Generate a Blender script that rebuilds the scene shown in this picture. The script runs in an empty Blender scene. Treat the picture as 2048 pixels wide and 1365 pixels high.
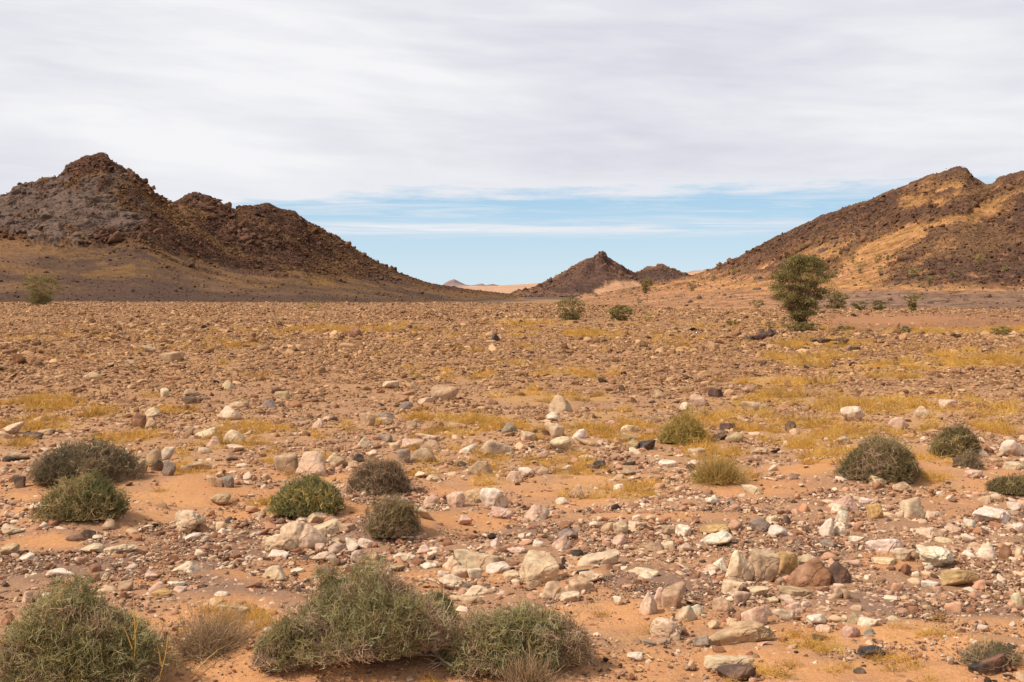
import bpy, math, random
import numpy as np
from mathutils import Matrix, Vector, Euler

# ------------------------------------------------------------------ scene
scene = bpy.context.scene
COL = scene.collection
HZ, FPX, CAMH = 583.0, 2276.0, 1.7      # horizon row, focal length in photo pixels, eye height
RNG = np.random.default_rng(7)

# ------------------------------------------------------------------ noise
def _hash(ix, iy, iz, seed):
    h = (ix.astype(np.int64) * 374761393 + iy.astype(np.int64) * 668265263 + iz.astype(np.int64) * 2147483647 + seed * 974634777) & 0xFFFFFFFF
    h = ((h ^ (h >> 13)) * 1274126177) & 0xFFFFFFFF
    h = ((h ^ (h >> 16)) * 2246822519) & 0xFFFFFFFF
    return ((h ^ (h >> 15)) & 0xFFFFFF) / float(0xFFFFFF)

def vnoise(P, seed=0):
    """value noise in -1..1, P (n,3)"""
    i = np.floor(P); f = P - i
    i = i.astype(np.int64)
    w = f * f * f * (f * (f * 6 - 15) + 10)
    out = 0
    for dx in (0, 1):
        wx = w[:, 0] if dx else 1 - w[:, 0]
        for dy in (0, 1):
            wy = w[:, 1] if dy else 1 - w[:, 1]
            for dz in (0, 1):
                wz = w[:, 2] if dz else 1 - w[:, 2]
                out = out + wx * wy * wz * _hash(i[:, 0] + dx, i[:, 1] + dy, i[:, 2] + dz, seed)
    return out * 2 - 1

def fbm(P, octv=4, seed=0, gain=.5, lac=2.03):
    a, s, t = 1.0, 0, 0
    for k in range(octv):
        s = s + a * vnoise(P, seed + k * 17); t += a
        a *= gain; P = P * lac + 3.7
    return s / t

def vnoise2(X, Y, seed=0):
    ix = np.floor(X); iy = np.floor(Y); fx = X - ix; fy = Y - iy
    ix = ix.astype(np.int64); iy = iy.astype(np.int64); z = np.zeros_like(ix)
    wx = fx * fx * (3 - 2 * fx); wy = fy * fy * (3 - 2 * fy)
    a = _hash(ix, iy, z, seed); b = _hash(ix + 1, iy, z, seed); c = _hash(ix, iy + 1, z, seed); d = _hash(ix + 1, iy + 1, z, seed)
    return ((a * (1 - wx) + b * wx) * (1 - wy) + (c * (1 - wx) + d * wx) * wy) * 2 - 1

def fbm2(X, Y, octv=4, seed=0, gain=.5):
    a, s, t = 1.0, 0, 0
    for k in range(octv):
        s = s + a * vnoise2(X, Y, seed + k * 13); t += a; a *= gain
        X, Y = X * 1.72 + Y * 1.07 + 5.3, Y * 1.72 - X * 1.07 + 1.9
    return s / t

def worley2(X, Y, seed=0):
    """F1, F2, cell id"""
    ix = np.floor(X).astype(np.int64); iy = np.floor(Y).astype(np.int64)
    f1 = np.full(X.shape, 9.0); f2 = np.full(X.shape, 9.0); cid = np.zeros(X.shape)
    z = np.zeros_like(ix)
    for dx in (-1, 0, 1):
        for dy in (-1, 0, 1):
            cx = ix + dx; cy = iy + dy
            px = cx + _hash(cx, cy, z, seed); py = cy + _hash(cx, cy, z, seed + 5)
            d = np.hypot(px - X, py - Y)
            n = d < f1
            f2 = np.where(n, f1, np.minimum(f2, d))
            cid = np.where(n, _hash(cx, cy, z, seed + 9), cid)
            f1 = np.where(n, d, f1)
    return f1, f2, cid

def sstep(a, b, x):
    t = np.clip((x - a) / (b - a), 0, 1)
    return t * t * (3 - 2 * t)

# ------------------------------------------------------------------ mesh helpers
def mesh_from(name, V, quads=None, tris=None, mat=None, col=None, smooth=True):
    me = bpy.data.meshes.new(name)
    V = np.ascontiguousarray(V, dtype=np.float32)
    loops = []; starts = []; n = 0
    if quads is not None and len(quads):
        loops.append(np.asarray(quads, np.int32).ravel()); starts.append(np.arange(len(quads), dtype=np.int32) * 4); n = len(quads) * 4
    if tris is not None and len(tris):
        loops.append(np.asarray(tris, np.int32).ravel()); starts.append(n + np.arange(len(tris), dtype=np.int32) * 3)
    loops = np.concatenate(loops); starts = np.concatenate(starts)
    me.vertices.add(len(V)); me.vertices.foreach_set('co', V.ravel())
    me.loops.add(len(loops)); me.loops.foreach_set('vertex_index', loops)
    me.polygons.add(len(starts)); me.polygons.foreach_set('loop_start', starts)
    me.update(calc_edges=True)
    me.polygons.foreach_set('use_smooth', np.full(len(starts), smooth, dtype=bool))
    if col is not None:
        at = me.attributes.new('col', 'FLOAT_COLOR', 'POINT')
        c = np.ones((len(V), 4), np.float32); c[:, :3] = col
        at.data.foreach_set('color', c.ravel())
    if mat: me.materials.append(mat)
    return me

def link(name, me, parent=None):
    o = bpy.data.objects.new(name, me); COL.objects.link(o)
    if parent is not None: o.parent = parent
    return o

def tag(o, label=None, cat=None, group=None, kind=None):
    if label: o['label'] = label
    if cat: o['category'] = cat
    if group: o['group'] = group
    if kind: o['kind'] = kind
    return o

def empty(name, loc):
    o = bpy.data.objects.new(name, None); COL.objects.link(o); o.location = loc
    o.empty_display_size = .1
    return o

_ico = {}
def ico(n):
    if n not in _ico:
        import bmesh
        bm = bmesh.new(); bmesh.ops.create_icosphere(bm, subdivisions=n, radius=1)
        V = np.array([v.co[:] for v in bm.verts]); F = np.array([[v.index for v in f.verts] for f in bm.faces])
        bm.free(); V /= np.linalg.norm(V, axis=1)[:, None]
        _ico[n] = (V, F)
    return _ico[n]

def tubes(P, R, C, sides=3):
    """P (n,k,3) polylines, R (n,k) radii, C (n,3) colours -> V, quads, colours"""
    n, k, _ = P.shape
    T = np.gradient(P, axis=1); T /= np.linalg.norm(T, axis=2)[..., None] + 1e-9
    ref = np.where(np.abs(T[..., 2:3]) > .9, np.array([1., 0, 0]), np.array([0, 0, 1.]))
    A = np.cross(T, ref); A /= np.linalg.norm(A, axis=2)[..., None] + 1e-9
    B = np.cross(T, A)
    ang = np.arange(sides) * 2 * np.pi / sides
    V = P[:, :, None, :] + R[:, :, None, None] * (np.cos(ang)[None, None, :, None] * A[:, :, None, :] + np.sin(ang)[None, None, :, None] * B[:, :, None, :])
    V = V.reshape(-1, 3)
    base = (np.arange(n) * k * sides)[:, None, None] + (np.arange(k - 1) * sides)[None, :, None]
    s = np.arange(sides)[None, None, :]; s2 = (s + 1) % sides
    Q = np.stack([base + s, base + s2, base + sides + s2, base + sides + s], -1).reshape(-1, 4)
    return V, Q, np.repeat(C, k * sides, axis=0)

# ------------------------------------------------------------------ materials
def new_mat(name):
    m = bpy.data.materials.new(name); m.use_nodes = True
    nt = m.node_tree; nt.nodes.clear()
    out = nt.nodes.new('ShaderNodeOutputMaterial'); b = nt.nodes.new('ShaderNodeBsdfPrincipled')
    nt.links.new(b.outputs[0], out.inputs[0])
    b.inputs['Roughness'].default_value = .9
    b.inputs['Specular IOR Level'].default_value = .15
    return m, nt, b

def noise_node(nt, vec, scale, detail=4, rough=.55):
    n = nt.nodes.new('ShaderNodeTexNoise'); n.inputs['Scale'].default_value = scale
    n.inputs['Detail'].default_value = detail; n.inputs['Roughness'].default_value = rough
    if vec is not None: nt.links.new(vec, n.inputs['Vector'])
    return n.outputs['Fac']

def maprange(nt, v, a, b, c, d):
    n = nt.nodes.new('ShaderNodeMapRange'); n.inputs[1].default_value = a; n.inputs[2].default_value = b
    n.inputs[3].default_value = c; n.inputs[4].default_value = d
    nt.links.new(v, n.inputs[0]); return n.outputs[0]

def mixc(nt, fac, a, b, mode='MIX'):
    n = nt.nodes.new('ShaderNodeMix'); n.data_type = 'RGBA'; n.blend_type = mode; n.clamp_factor = True
    for i, v in ((0, fac), (6, a), (7, b)):
        if hasattr(v, 'links'): nt.links.new(v, n.inputs[i])
        elif i == 0: n.inputs[0].default_value = v
        else: n.inputs[i].default_value = (*v, 1)
    return n.outputs[2]

def mth(nt, op, a, b=None, c=None):
    n = nt.nodes.new('ShaderNodeMath'); n.operation = op
    for i, v in enumerate((a, b, c)):
        if v is None: continue
        if hasattr(v, 'links'): nt.links.new(v, n.inputs[i])
        else: n.inputs[i].default_value = v
    return n.outputs[0]

def attr(nt, name, typ='GEOMETRY'):
    n = nt.nodes.new('ShaderNodeAttribute'); n.attribute_name = name; n.attribute_type = typ
    return n.outputs['Color']

def coords(nt, kind='Object'):
    return nt.nodes.new('ShaderNodeTexCoord').outputs[kind]

def scaled(nt, col, fac):
    """colour times a grey factor"""
    n = nt.nodes.new('ShaderNodeVectorMath'); n.operation = 'SCALE'
    nt.links.new(col, n.inputs[0]); nt.links.new(fac, n.inputs['Scale']); return n.outputs[0]

def bump(nt, b, h, strength, dist):
    n = nt.nodes.new('ShaderNodeBump'); n.inputs['Strength'].default_value = strength; n.inputs['Distance'].default_value = dist
    nt.links.new(h, n.inputs['Height']); nt.links.new(n.outputs[0], b.inputs['Normal'])

def rock_material(name, typ, scale=1.0, rough=.9, spec=.15, bd=.006):
    """stone: its own colour, mottling, small pits and grain; scale in features per object unit"""
    m, nt, b = new_mat(name)
    c = attr(nt, 'col', typ); v = coords(nt)
    if typ == 'INSTANCER':
        oi = nt.nodes.new('ShaderNodeObjectInfo'); ad = nt.nodes.new('ShaderNodeVectorMath'); ad.operation = 'ADD'
        sc = nt.nodes.new('ShaderNodeVectorMath'); sc.operation = 'SCALE'; sc.inputs[0].default_value = (31, 17, 53)
        nt.links.new(oi.outputs['Random'], sc.inputs['Scale']); nt.links.new(v, ad.inputs[0]); nt.links.new(sc.outputs[0], ad.inputs[1]); v = ad.outputs[0]
    n1 = noise_node(nt, v, 7 * scale, 5, .6); n2 = noise_node(nt, v, 34 * scale, 4, .65)
    f = mth(nt, 'MULTIPLY', maprange(nt, n1, .3, .7, .70, 1.18), maprange(nt, n2, .3, .7, .78, 1.15))
    vo = nt.nodes.new('ShaderNodeTexVoronoi'); vo.inputs['Scale'].default_value = 24 * scale; nt.links.new(v, vo.inputs['Vector'])
    pit = maprange(nt, vo.outputs['Distance'], .0, .28, 1, 0)
    pm = mth(nt, 'MULTIPLY', pit, maprange(nt, n1, .52, .62, 0, 1))
    col = scaled(nt, c, f)
    warm = mixc(nt, maprange(nt, n1, .5, .75, 0, .4), col, (.36, .18, .085))
    nt.links.new(mixc(nt, mth(nt, 'MULTIPLY', pm, .45), warm, (.10, .06, .04)), b.inputs['Base Color'])
    if typ == 'GEOMETRY':                                       # fracture lines
        wv = nt.nodes.new('ShaderNodeVectorMath'); wv.operation = 'ADD'; nz = nt.nodes.new('ShaderNodeTexNoise'); nz.inputs['Scale'].default_value = 9; nt.links.new(v, nz.inputs['Vector'])
        sv = nt.nodes.new('ShaderNodeVectorMath'); sv.operation = 'SCALE'; sv.inputs['Scale'].default_value = .16; nt.links.new(nz.outputs['Color'], sv.inputs[0])
        nt.links.new(v, wv.inputs[0]); nt.links.new(sv.outputs[0], wv.inputs[1])
        ed = nt.nodes.new('ShaderNodeTexVoronoi'); ed.feature = 'DISTANCE_TO_EDGE'; ed.inputs['Scale'].default_value = 6.5; nt.links.new(wv.outputs[0], ed.inputs['Vector'])
        cr = mth(nt, 'MULTIPLY', maprange(nt, ed.outputs['Distance'], .0, .035, 1, 0), maprange(nt, n1, .42, .58, 0, 1))
        pm = mth(nt, 'MAXIMUM', pm, mth(nt, 'MULTIPLY', cr, .9))
        nt.links.new(mixc(nt, mth(nt, 'MULTIPLY', pm, .55), warm, (.10, .06, .04)), b.inputs['Base Color'])
    h = mth(nt, 'ADD', mth(nt, 'MULTIPLY', n1, 1.0), mth(nt, 'SUBTRACT', mth(nt, 'MULTIPLY', n2, .45), mth(nt, 'MULTIPLY', pm, .5)))
    bump(nt, b, h, 1.0, bd * 1.6)
    b.inputs['Roughness'].default_value = rough; b.inputs['Specular IOR Level'].default_value = spec
    return m

M_ROCK = rock_material('weathered_stone', 'GEOMETRY', 1.0)
M_VARNISH = rock_material('varnished_stone', 'GEOMETRY', 1.0, .55, .3)
M_PEBBLE = rock_material('loose_stone', 'INSTANCER', .10, bd=.0022)
M_SCREE = rock_material('hill_stone', 'INSTANCER', .10, bd=.03)

def plain_attr_mat(name, typ='GEOMETRY', rough=.75, trans=0.0):
    m, nt, b = new_mat(name)
    c = attr(nt, 'col', typ); nt.links.new(c, b.inputs['Base Color'])
    b.inputs['Roughness'].default_value = rough
    if trans:
        t = nt.nodes.new('ShaderNodeBsdfTranslucent'); nt.links.new(c, t.inputs[0])
        mx = nt.nodes.new('ShaderNodeMixShader'); mx.inputs[0].default_value = trans
        nt.links.new(b.outputs[0], mx.inputs[1]); nt.links.new(t.outputs[0], mx.inputs[2])
        nt.links.new(mx.outputs[0], nt.nodes['Material Output'].inputs[0])
    return m
M_TWIG = plain_attr_mat('green_twigs', trans=.2)
M_WOOD = plain_attr_mat('dry_wood', rough=.85)
M_LEAF = plain_attr_mat('acacia_leaves', trans=.25)
M_GRASS = plain_attr_mat('dry_grass', 'INSTANCER', trans=.25)
# ------------------------------------------------------------------ terrain
def px_x(u, Y): return (u - 1024.0) / FPX * Y
def px_z(v, Y): return CAMH + (HZ - v) / FPX * Y

# sand heaped round the shrubs: (u, v of the shrub's foot, radius m, height m)
MOUNDS = [(165, 1385, .75, .10), (690, 1350, .8, .14), (1050, 1345, .65, .10), (165, 965, .9, .10), (150, 1045, .8, .12),
          (605, 1035, .75, .12), (755, 985, .6, .08), (775, 1075, .6, .10), (1375, 885, .8, .06), (1435, 970, .8, .08),
          (1775, 960, 1.2, .18), (1915, 910, 1.0, .12), (2030, 985, .7, .08), (1990, 1335, .5, .05), (560, 1375, .5, .08),
          (1250, 1195, .7, .06), (330, 985, 1.0, .05), (1790, 1140, .6, .05)]
MOUND_W = []
for (mu, mv, mr, mh) in MOUNDS:
    my = CAMH * FPX / (mv - HZ); MOUND_W.append((px_x(mu, my), my + .15, mr, mh))

def edge_dist(X, Y):
    u = 1024 + FPX * X / np.maximum(Y, 1)
    return 172 - 62 * sstep(900, 1450, u)

def gz(X, Y):
    X = np.asarray(X, float); Y = np.asarray(Y, float)
    r = np.hypot(X, Y)
    z = .05 * fbm2(X * .45, Y * .45, 3, 3) * sstep(1.5, 5, r) + .16 * fbm2(X * .06, Y * .06, 2, 8) * sstep(18, 50, r)
    for (mx, my, mr, mh) in MOUND_W:
        z = z + mh * np.exp(-((X - mx) ** 2 + ((Y - my) * 1.0) ** 2) / (mr * .62) ** 2)
    e = edge_dist(X, Y) + 10 * fbm2(X * .03, Y * .03, 2, 21)
    return z - 1.5 * sstep(e, e + 30, Y) * (Y > 0)

class Hill:
    def __init__(s, us, ys, R, ub, yb, D1, D0, back, z0=-2.2, p=1.5, q=.95, sm=44, e=2.2):
        s.e = e
        g = np.arange(us[0], us[-1] + 1, 2.0); y = np.interp(g, us, ys); k = np.exp(-(np.arange(-90, 91) / (sm / 2)) ** 2); k /= k.sum()
        s.sg = (g, np.convolve(np.pad(y, 90, 'edge'), k, 'valid'))
        s.us, s.ys, s.R, s.ub, s.yb, s.D1, s.D0, s.back, s.z0, s.p, s.q = us, ys, R, ub, yb, D1, D0, back, z0, p, q
    def sky(s, u): return np.interp(u, s.us, s.ys)
    def foot(s, u): return np.interp(u, s.ub, s.yb)
    def ridge(s, u): return np.interp(u, s.R[0], s.R[1])
    def d1(s, u): return np.interp(u, s.D1[0], s.D1[1])
    def d0(s, u): return np.interp(u, s.D0[0], s.D0[1])
    def z(s, u, Y):
        R = s.ridge(u); D1 = s.d1(u); D0 = s.d0(u)
        zr = px_z(s.sky(u), R); z1 = np.minimum(px_z(s.foot(u), D1), zr)
        t0 = np.clip((Y - D0) / (D1 - D0), 0, 1); t1 = np.clip((Y - D1) / (R - D1), 0, 1); t2 = np.clip((Y - R) / s.back, 0, 1)
        z = s.z0 + (z1 - s.z0) * t0 ** s.p
        zs = np.maximum(px_z(np.interp(u, *s.sg), R), z1)
        z = np.where(Y > D1, z1 + (zs - z1) * t1 ** s.q + (zr - zs) * t1 ** s.e, z)
        z = np.where(Y > R, zr + (s.z0 - zr) * (t2 ** 1.25), z)
        return z

HL = Hill(
    [-600, -380, -260, -120, -60, 0, 12, 20, 45, 75, 100, 116, 124, 136, 150, 172, 190, 205, 214, 224, 240, 262, 280, 298, 305, 330, 345, 372, 380, 395, 420, 445, 470, 480, 515, 528, 540, 560, 590, 602, 612, 640, 690, 720, 760, 800, 850, 880, 930, 1000, 1080],
    [440, 420, 395, 425, 418, 405, 397, 391, 375, 368, 361, 360, 350, 336, 326, 318, 314, 309, 312, 326, 335, 345, 360, 374, 388, 404, 410, 396, 393, 392, 398, 414, 424, 418, 415, 412, 413, 421, 427, 438, 446, 460, 487, 508, 530, 548, 566, 572, 580, 589, 596],
    ([-600, 300, 600, 900, 1080], [430, 430, 500, 680, 760]),
    [-600, 0, 100, 200, 270, 330, 420, 500, 600, 700, 800, 900, 1080], [480, 476, 490, 496, 492, 505, 530, 545, 548, 556, 570, 585, 600],
    ([-600, 300, 600, 900, 1080], [340, 340, 390, 500, 560]), ([-600, 300, 600, 1080], [215, 215, 225, 300]), 260)
HR = Hill(
    [1140, 1220, 1290, 1340, 1390, 1430, 1470, 1510, 1550, 1600, 1640, 1690, 1735, 1760, 1790, 1820, 1850, 1880, 1905, 1920, 1932, 1938, 1948, 1960, 1972, 1985, 2000, 2030, 2048, 2100, 2200, 2350, 2600, 2800],
    [595, 588, 578, 566, 552, 540, 522, 500, 478, 455, 436, 418, 405, 394, 382, 370, 357, 348, 340, 338, 340, 348, 358, 366, 372, 371, 357, 348, 345, 338, 350, 400, 470, 540],
    ([1140, 1290, 1500, 1700, 1900, 2100, 2800], [700, 620, 540, 470, 425, 380, 360]),
    [1140, 1290, 1400, 1500, 1600, 1700, 1800, 1900, 2048, 2800], [597, 586, 582, 580, 578, 576, 572, 574, 580, 585],
    ([1140, 1290, 1500, 1700, 1950, 2800], [420, 360, 290, 250, 215, 205]), ([1140, 1290, 1500, 1700, 2800], [230, 200, 165, 145, 120]), 260, z0=-1.9, p=1.2, q=1.12)
HM = Hill(
    [1030, 1060, 1085, 1100, 1130, 1160, 1172, 1182, 1190, 1197, 1203, 1209, 1216, 1235, 1262, 1275, 1286, 1296, 1305, 1314, 1322, 1330, 1338, 1350, 1372, 1395, 1420, 1460],
    [594, 586, 572, 563, 545, 525, 519, 517, 516, 508, 506, 508, 516, 528, 544, 547, 540, 534, 536, 535, 529, 531, 538, 541, 550, 562, 574, 592],
    ([1030, 1240, 1290, 1460], [900, 900, 1000, 1000]),
    [1030, 1460], [590, 588], ([1030, 1460], [740, 740]), ([1030, 1460], [640, 640]), 300, z0=-3, p=1.3, q=1.0, sm=14, e=2.0)
HD = Hill(
    [860, 915, 930, 960, 1000, 1040, 1085, 1110, 1200, 1330, 1360, 1380, 1400, 1440, 1500, 1600],
    [590, 577, 576, 575, 571, 569, 567, 568, 566, 556, 549, 543, 541, 538, 535, 560],
    ([860, 1600], [2300, 2300]), [860, 1600], [584, 584], ([860, 1600], [1500, 1500]), ([860, 1600], [1100, 1100]), 700, z0=-4, p=1.3, q=.9)
HF = Hill(
    [850, 878, 890, 900, 908, 918, 928, 940, 955, 964, 972, 985, 996, 1010, 1030, 1080],
    [584, 576, 569, 563, 560, 564, 569, 572, 569, 567, 571, 568, 571, 574, 578, 586],
    ([850, 1080], [4600, 4600]), [850, 1080], [582, 582], ([850, 1080], [3900, 3900]), ([850, 1080], [3500, 3500]), 900, z0=-5, p=1.2, q=.9)
HILLS = [HL, HR, HM, HD, HF]

def terrain(u, Y):
    z = gz(px_x(u, Y), Y)
    for h in HILLS:
        z = np.maximum(z, np.where((u > h.us[0]) & (u < h.us[-1]), h.z(u, Y), -9))
    return z

def hit(u, v):
    """the point where a photo pixel's ray first meets the terrain"""
    Y = np.geomspace(3.0, 5000, 6000)
    zr = CAMH - (v - HZ) / FPX * Y
    d = zr - terrain(np.full(Y.shape, float(u)), Y)
    k = np.nonzero(d < 0)[0]
    if len(k) == 0: return None
    k = max(k[0], 1)
    t = d[k - 1] / (d[k - 1] - d[k] + 1e-9)
    y = Y[k - 1] + (Y[k] - Y[k - 1]) * t
    return float(px_x(u, y)), float(y), float(CAMH - (v - HZ) / FPX * y)

# ---------------- what lies where on the near plain (patches located from the photo, on the ground plane)
SAND = [(330, 985, 230, 40), (600, 1345, 150, 60), (900, 1370, 250, 45), (930, 985, 80, 20), (1130, 1000, 150, 22), (920, 1050, 110, 22), (1230, 1250, 170, 35),
        (1280, 1335, 180, 40), (1850, 955, 190, 32), (1790, 1125, 80, 16), (1520, 985, 130, 14), (1650, 1270, 250, 16), (620, 1035, 160, 18), (60, 990, 70, 25),
        (820, 1060, 60, 25), (90, 1090, 90, 14), (1880, 1290, 200, 40), (1620, 955, 140, 14), (1480, 1320, 160, 40), (1330, 1040, 180, 8), (440, 1280, 160, 70),
        (1780, 640, 160, 10), (700, 960, 300, 12), (1180, 1120, 60, 14)]
GRAVEL = [(1280, 1170, 150, 42), (980, 1066, 150, 18), (1880, 1215, 170, 30), (230, 1130, 260, 40), (500, 1180, 110, 30), (430, 1075, 130, 25), (1740, 1190, 120, 26),
          (760, 1075, 120, 18), (1690, 1100, 120, 20), (420, 1120, 160, 30), (1400, 1160, 60, 40)]
GRASSP = [(30, 880, 60, 25), (60, 805, 80, 12), (150, 810, 70, 12), (100, 850, 70, 18), (270, 878, 70, 20), (440, 895, 80, 22), (500, 860, 60, 20), (560, 870, 80, 20),
          (690, 862, 90, 15), (745, 862, 50, 15), (545, 940, 50, 20), (390, 945, 80, 20), (900, 880, 60, 20), (920, 920, 60, 18), (845, 955, 45, 16), (985, 895, 45, 16),
          (990, 968, 45, 10), (1170, 955, 50, 15), (1240, 985, 120, 22), (1150, 905, 40, 15), (1210, 830, 70, 12), (1350, 895, 60, 22), (1440, 908, 60, 20), (1520, 850, 35, 20),
          (1540, 875, 45, 15), (1600, 870, 70, 15), (1560, 800, 70, 15), (1490, 825, 45, 10), (1650, 952, 60, 15), (1850, 977, 45, 8), (1960, 722, 110, 12), (1850, 732, 70, 9),
          (1700, 740, 70, 8), (1990, 852, 45, 15), (1980, 822, 50, 12), (1740, 815, 35, 10), (1850, 850, 35, 12), (1700, 865, 45, 10), (1060, 645, 70, 6), (1170, 668, 70, 5),
          (1560, 762, 120, 8), (1880, 664, 160, 4), (2010, 662, 60, 4), (1620, 1285, 60, 20), (1850, 1270, 80, 20), (1780, 1340, 100, 20), (1275, 1290, 45, 12), (1560, 1350, 70, 14),
          (320, 993, 60, 12), (560, 1020, 50, 12), (1330, 1268, 35, 12), (640, 930, 30, 14), (1040, 960, 30, 10), (960, 840, 90, 10), (300, 830, 120, 10), (820, 830, 100, 8),
          (1440, 970, 90, 10), (1380, 850, 60, 14), (860, 1330, 70, 20), (470, 1240, 60, 26), (520, 1310, 24, 22), (1100, 800, 120, 8), (1650, 690, 120, 5), (700, 660, 160, 4)]

def ell(u, v, L, seed, rag=.35, slope=False):
    """0..1 membership of ragged ellipses, at the (u, v) picture of points of the ground plane"""
    X = (u - 1024) / np.maximum(v - HZ, .5); Yn = np.log(np.maximum(v - HZ, .5))
    n = fbm2(u * .045, v * .06, 4, seed) if slope else fbm2(X * 3.5, Yn * 14, 4, seed)
    m = np.zeros(u.shape)
    for (cx, cy, rx, ry) in L:
        near = (np.abs(u - cx) < rx * 1.7) & (np.abs(v - cy) < ry * 1.7)
        if not near.any(): continue
        q = 1 - np.sqrt(((u[near] - cx) / rx) ** 2 + ((v[near] - cy) / ry) ** 2)
        m[near] = np.maximum(m[near], sstep(-.25, .35, q + n[near] * rag))
    return m

def uv_of(X, Y):
    Y = np.maximum(Y, .6)
    return 1024 + FPX * X / Y, HZ + FPX * CAMH / Y

def zones(X, Y):
    u, v = uv_of(X, Y)
    sand = ell(u, v, SAND, 31, .6); grav = ell(u, v, GRAVEL, 37, .7); grass = ell(u, v, GRASSP, 41, .9)
    nz = fbm2(X * .9, Y * .9, 4, 55)
    sand = np.maximum(sand, sstep(.30, .55, nz) * sstep(900, 960, v) * .8)
    sand = np.maximum(sand, sstep(1290, 1340, v) * sstep(-.35, .05, nz))
    grav = np.clip(grav - sand * .6, 0, 1)
    band = sstep(775, 810, v) * (1 - sstep(925, 960, v)) + .35 * sstep(690, 730, v) * (1 - sstep(775, 810, v)) * sstep(1000, 1400, u) + .25 * sstep(612, 640, v) * (1 - sstep(775, 800, v))
    g2 = fbm2(X * .55, Y * .30, 4, 61)
    grass = np.maximum(grass, band * sstep(.02, .30, g2))
    return u, v, sand, grav, grass

def lerp(a, b, t): return a + (b - a) * t[:, None]
C_ = lambda *c: np.array(c, float)[None, :]

def ground_colour(X, Y):
    u, v, sand, grav, grass = zones(X, Y)
    n1 = .5 + .5 * fbm2(X * .7, Y * .7, 4, 71); n2 = .5 + .5 * fbm2(X * 5, Y * 5, 3, 73); nf = .5 + .5 * fbm2(X * .05, Y * .05, 3, 77)
    soil = lerp(C_(.37, .200, .105), C_(.31, .170, .095), np.clip(n1 * 1.6 - .3, 0, 1))
    far = lerp(C_(.275, .145, .073), C_(.215, .115, .060), np.clip(nf * 1.8 - .4, 0, 1))
    c = lerp(far, soil, sstep(640, 860, v))
    c = lerp(c, C_(.205, .116, .072), sstep(1020, 1060, v) * (1 - sstep(1210, 1260, v)) * .65 * n2)
    sc = lerp(C_(.465, .232, .104), C_(.385, .185, .082), np.clip(1.6 * n1 - .3 + .8 * (n2 - .5), 0, 1))
    sc = lerp(sc, C_(.30, .165, .095), sstep(.12, .40, fbm2(X * 2.6, Y * 5.5, 4, 79)) * .6)
    c = lerp(c, C_(.195, .118, .082), grav * .8)
    c = lerp(c, sc, sand)
    c = lerp(c, C_(.50, .285, .065), grass * (.10 + .42 * (1 - sstep(700, 900, v))))
    # beyond the plain's edge: dark varnished gravel, sandy wadi towards the middle and the right
    e = edge_dist(X, Y)
    b = sstep(e - 4, e + 8, Y)
    wad = lerp(C_(.118, .074, .054), C_(.27, .145, .07), sstep(.05, .35, fbm2(X * .02, Y * .012, 3, 83) + .25 * sstep(1000, 1150, u)) * sstep(950, 1050, u))
    c = lerp(c, wad, b)
    redp = sstep(1560, 1660, u) * sstep(622, 634, v) * (1 - sstep(655, 664, v))
    c = lerp(c, C_(.25, .115, .06), redp * .7)
    return c * (.92 + .16 * n2[:, None])

# ---------------- the ground: one sheet all round, fine in front of the camera
def build_ground():
    a_f = np.radians(np.linspace(-46, 46, 1500)); a_b = np.radians(np.linspace(46, 314, 60)[1:-1])
    ang = np.concatenate([a_f, a_b])
    r = np.concatenate([[0.0, 1.0, 2.0], np.geomspace(3.2, 230, 760), np.geomspace(235, 9000, 90)])
    A, Rr = np.meshgrid(ang, r)
    X = (Rr * np.sin(A)).ravel(); Y = (Rr * np.cos(A)).ravel()
    z = gz(X, Y)
    d = np.hypot(X, Y)
    u, v, sand, grav, grass = zones(X, Y)
    rip = fbm2(X * 3.2, Y * 3.2, 3, 91); fine = fbm2(X * 13, Y * 13, 3, 95)
    near = 1 - sstep(25, 60, d)
    z = z + near * (.018 * rip + (.009 * (1 - .7 * sand)) * fine)
    z = z + near * sand * .012 * fbm2(X * 1.3, Y * 5.0, 3, 99)
    z = z + (1 - near) * .035 * fbm2(X * 1.1, Y * 1.1, 2, 101) * (d < 300)
    z -= np.where(d > 2500, 1.0, 0)
    c = ground_colour(X, Y)
    nA, nR = len(ang), len(r)
    i = np.arange(nR - 1)[:, None] * nA; j = np.arange(nA)[None, :]; j2 = (j + 1) % nA
    Q = np.stack([i + j, i + j2, i + nA + j2, i + nA + j], -1).reshape(-1, 4)[:, ::-1]
    Q = Q[nA:]                                   # the innermost ring is closed by triangles
    T = np.stack([np.zeros(nA, int), nA + np.arange(nA), nA + (np.arange(nA) + 1) % nA], -1)[:, ::-1]
    m, nt, b = new_mat('desert_floor')
    vc = coords(nt); col = attr(nt, 'col')
    n1 = noise_node(nt, vc, 38, 5, .7); n2 = noise_node(nt, vc, 150, 3, .6)
    vo = nt.nodes.new('ShaderNodeTexVoronoi'); vo.inputs['Scale'].default_value = 70; nt.links.new(vc, vo.inputs['Vector'])
    f = mth(nt, 'MULTIPLY', maprange(nt, n1, .3, .7, .80, 1.18), maprange(nt, n2, .3, .7, .82, 1.15))
    nt.links.new(scaled(nt, col, f), b.inputs['Base Color'])
    h = mth(nt, 'ADD', n1, mth(nt, 'ADD', mth(nt, 'MULTIPLY', n2, .35), mth(nt, 'MULTIPLY', maprange(nt, vo.outputs['Distance'], 0, .6, 1, 0), .35)))
    bump(nt, b, h, .6, .012)
    b.inputs['Roughness'].default_value = 1; b.inputs['Specular IOR Level'].default_value = .05
    o = link('ground', mesh_from('ground', np.stack([X, Y, z], 1), Q, T, m, c))
    tag(o, 'stony orange desert floor with sand patches and dark gravel', None, None, 'structure')

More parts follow.
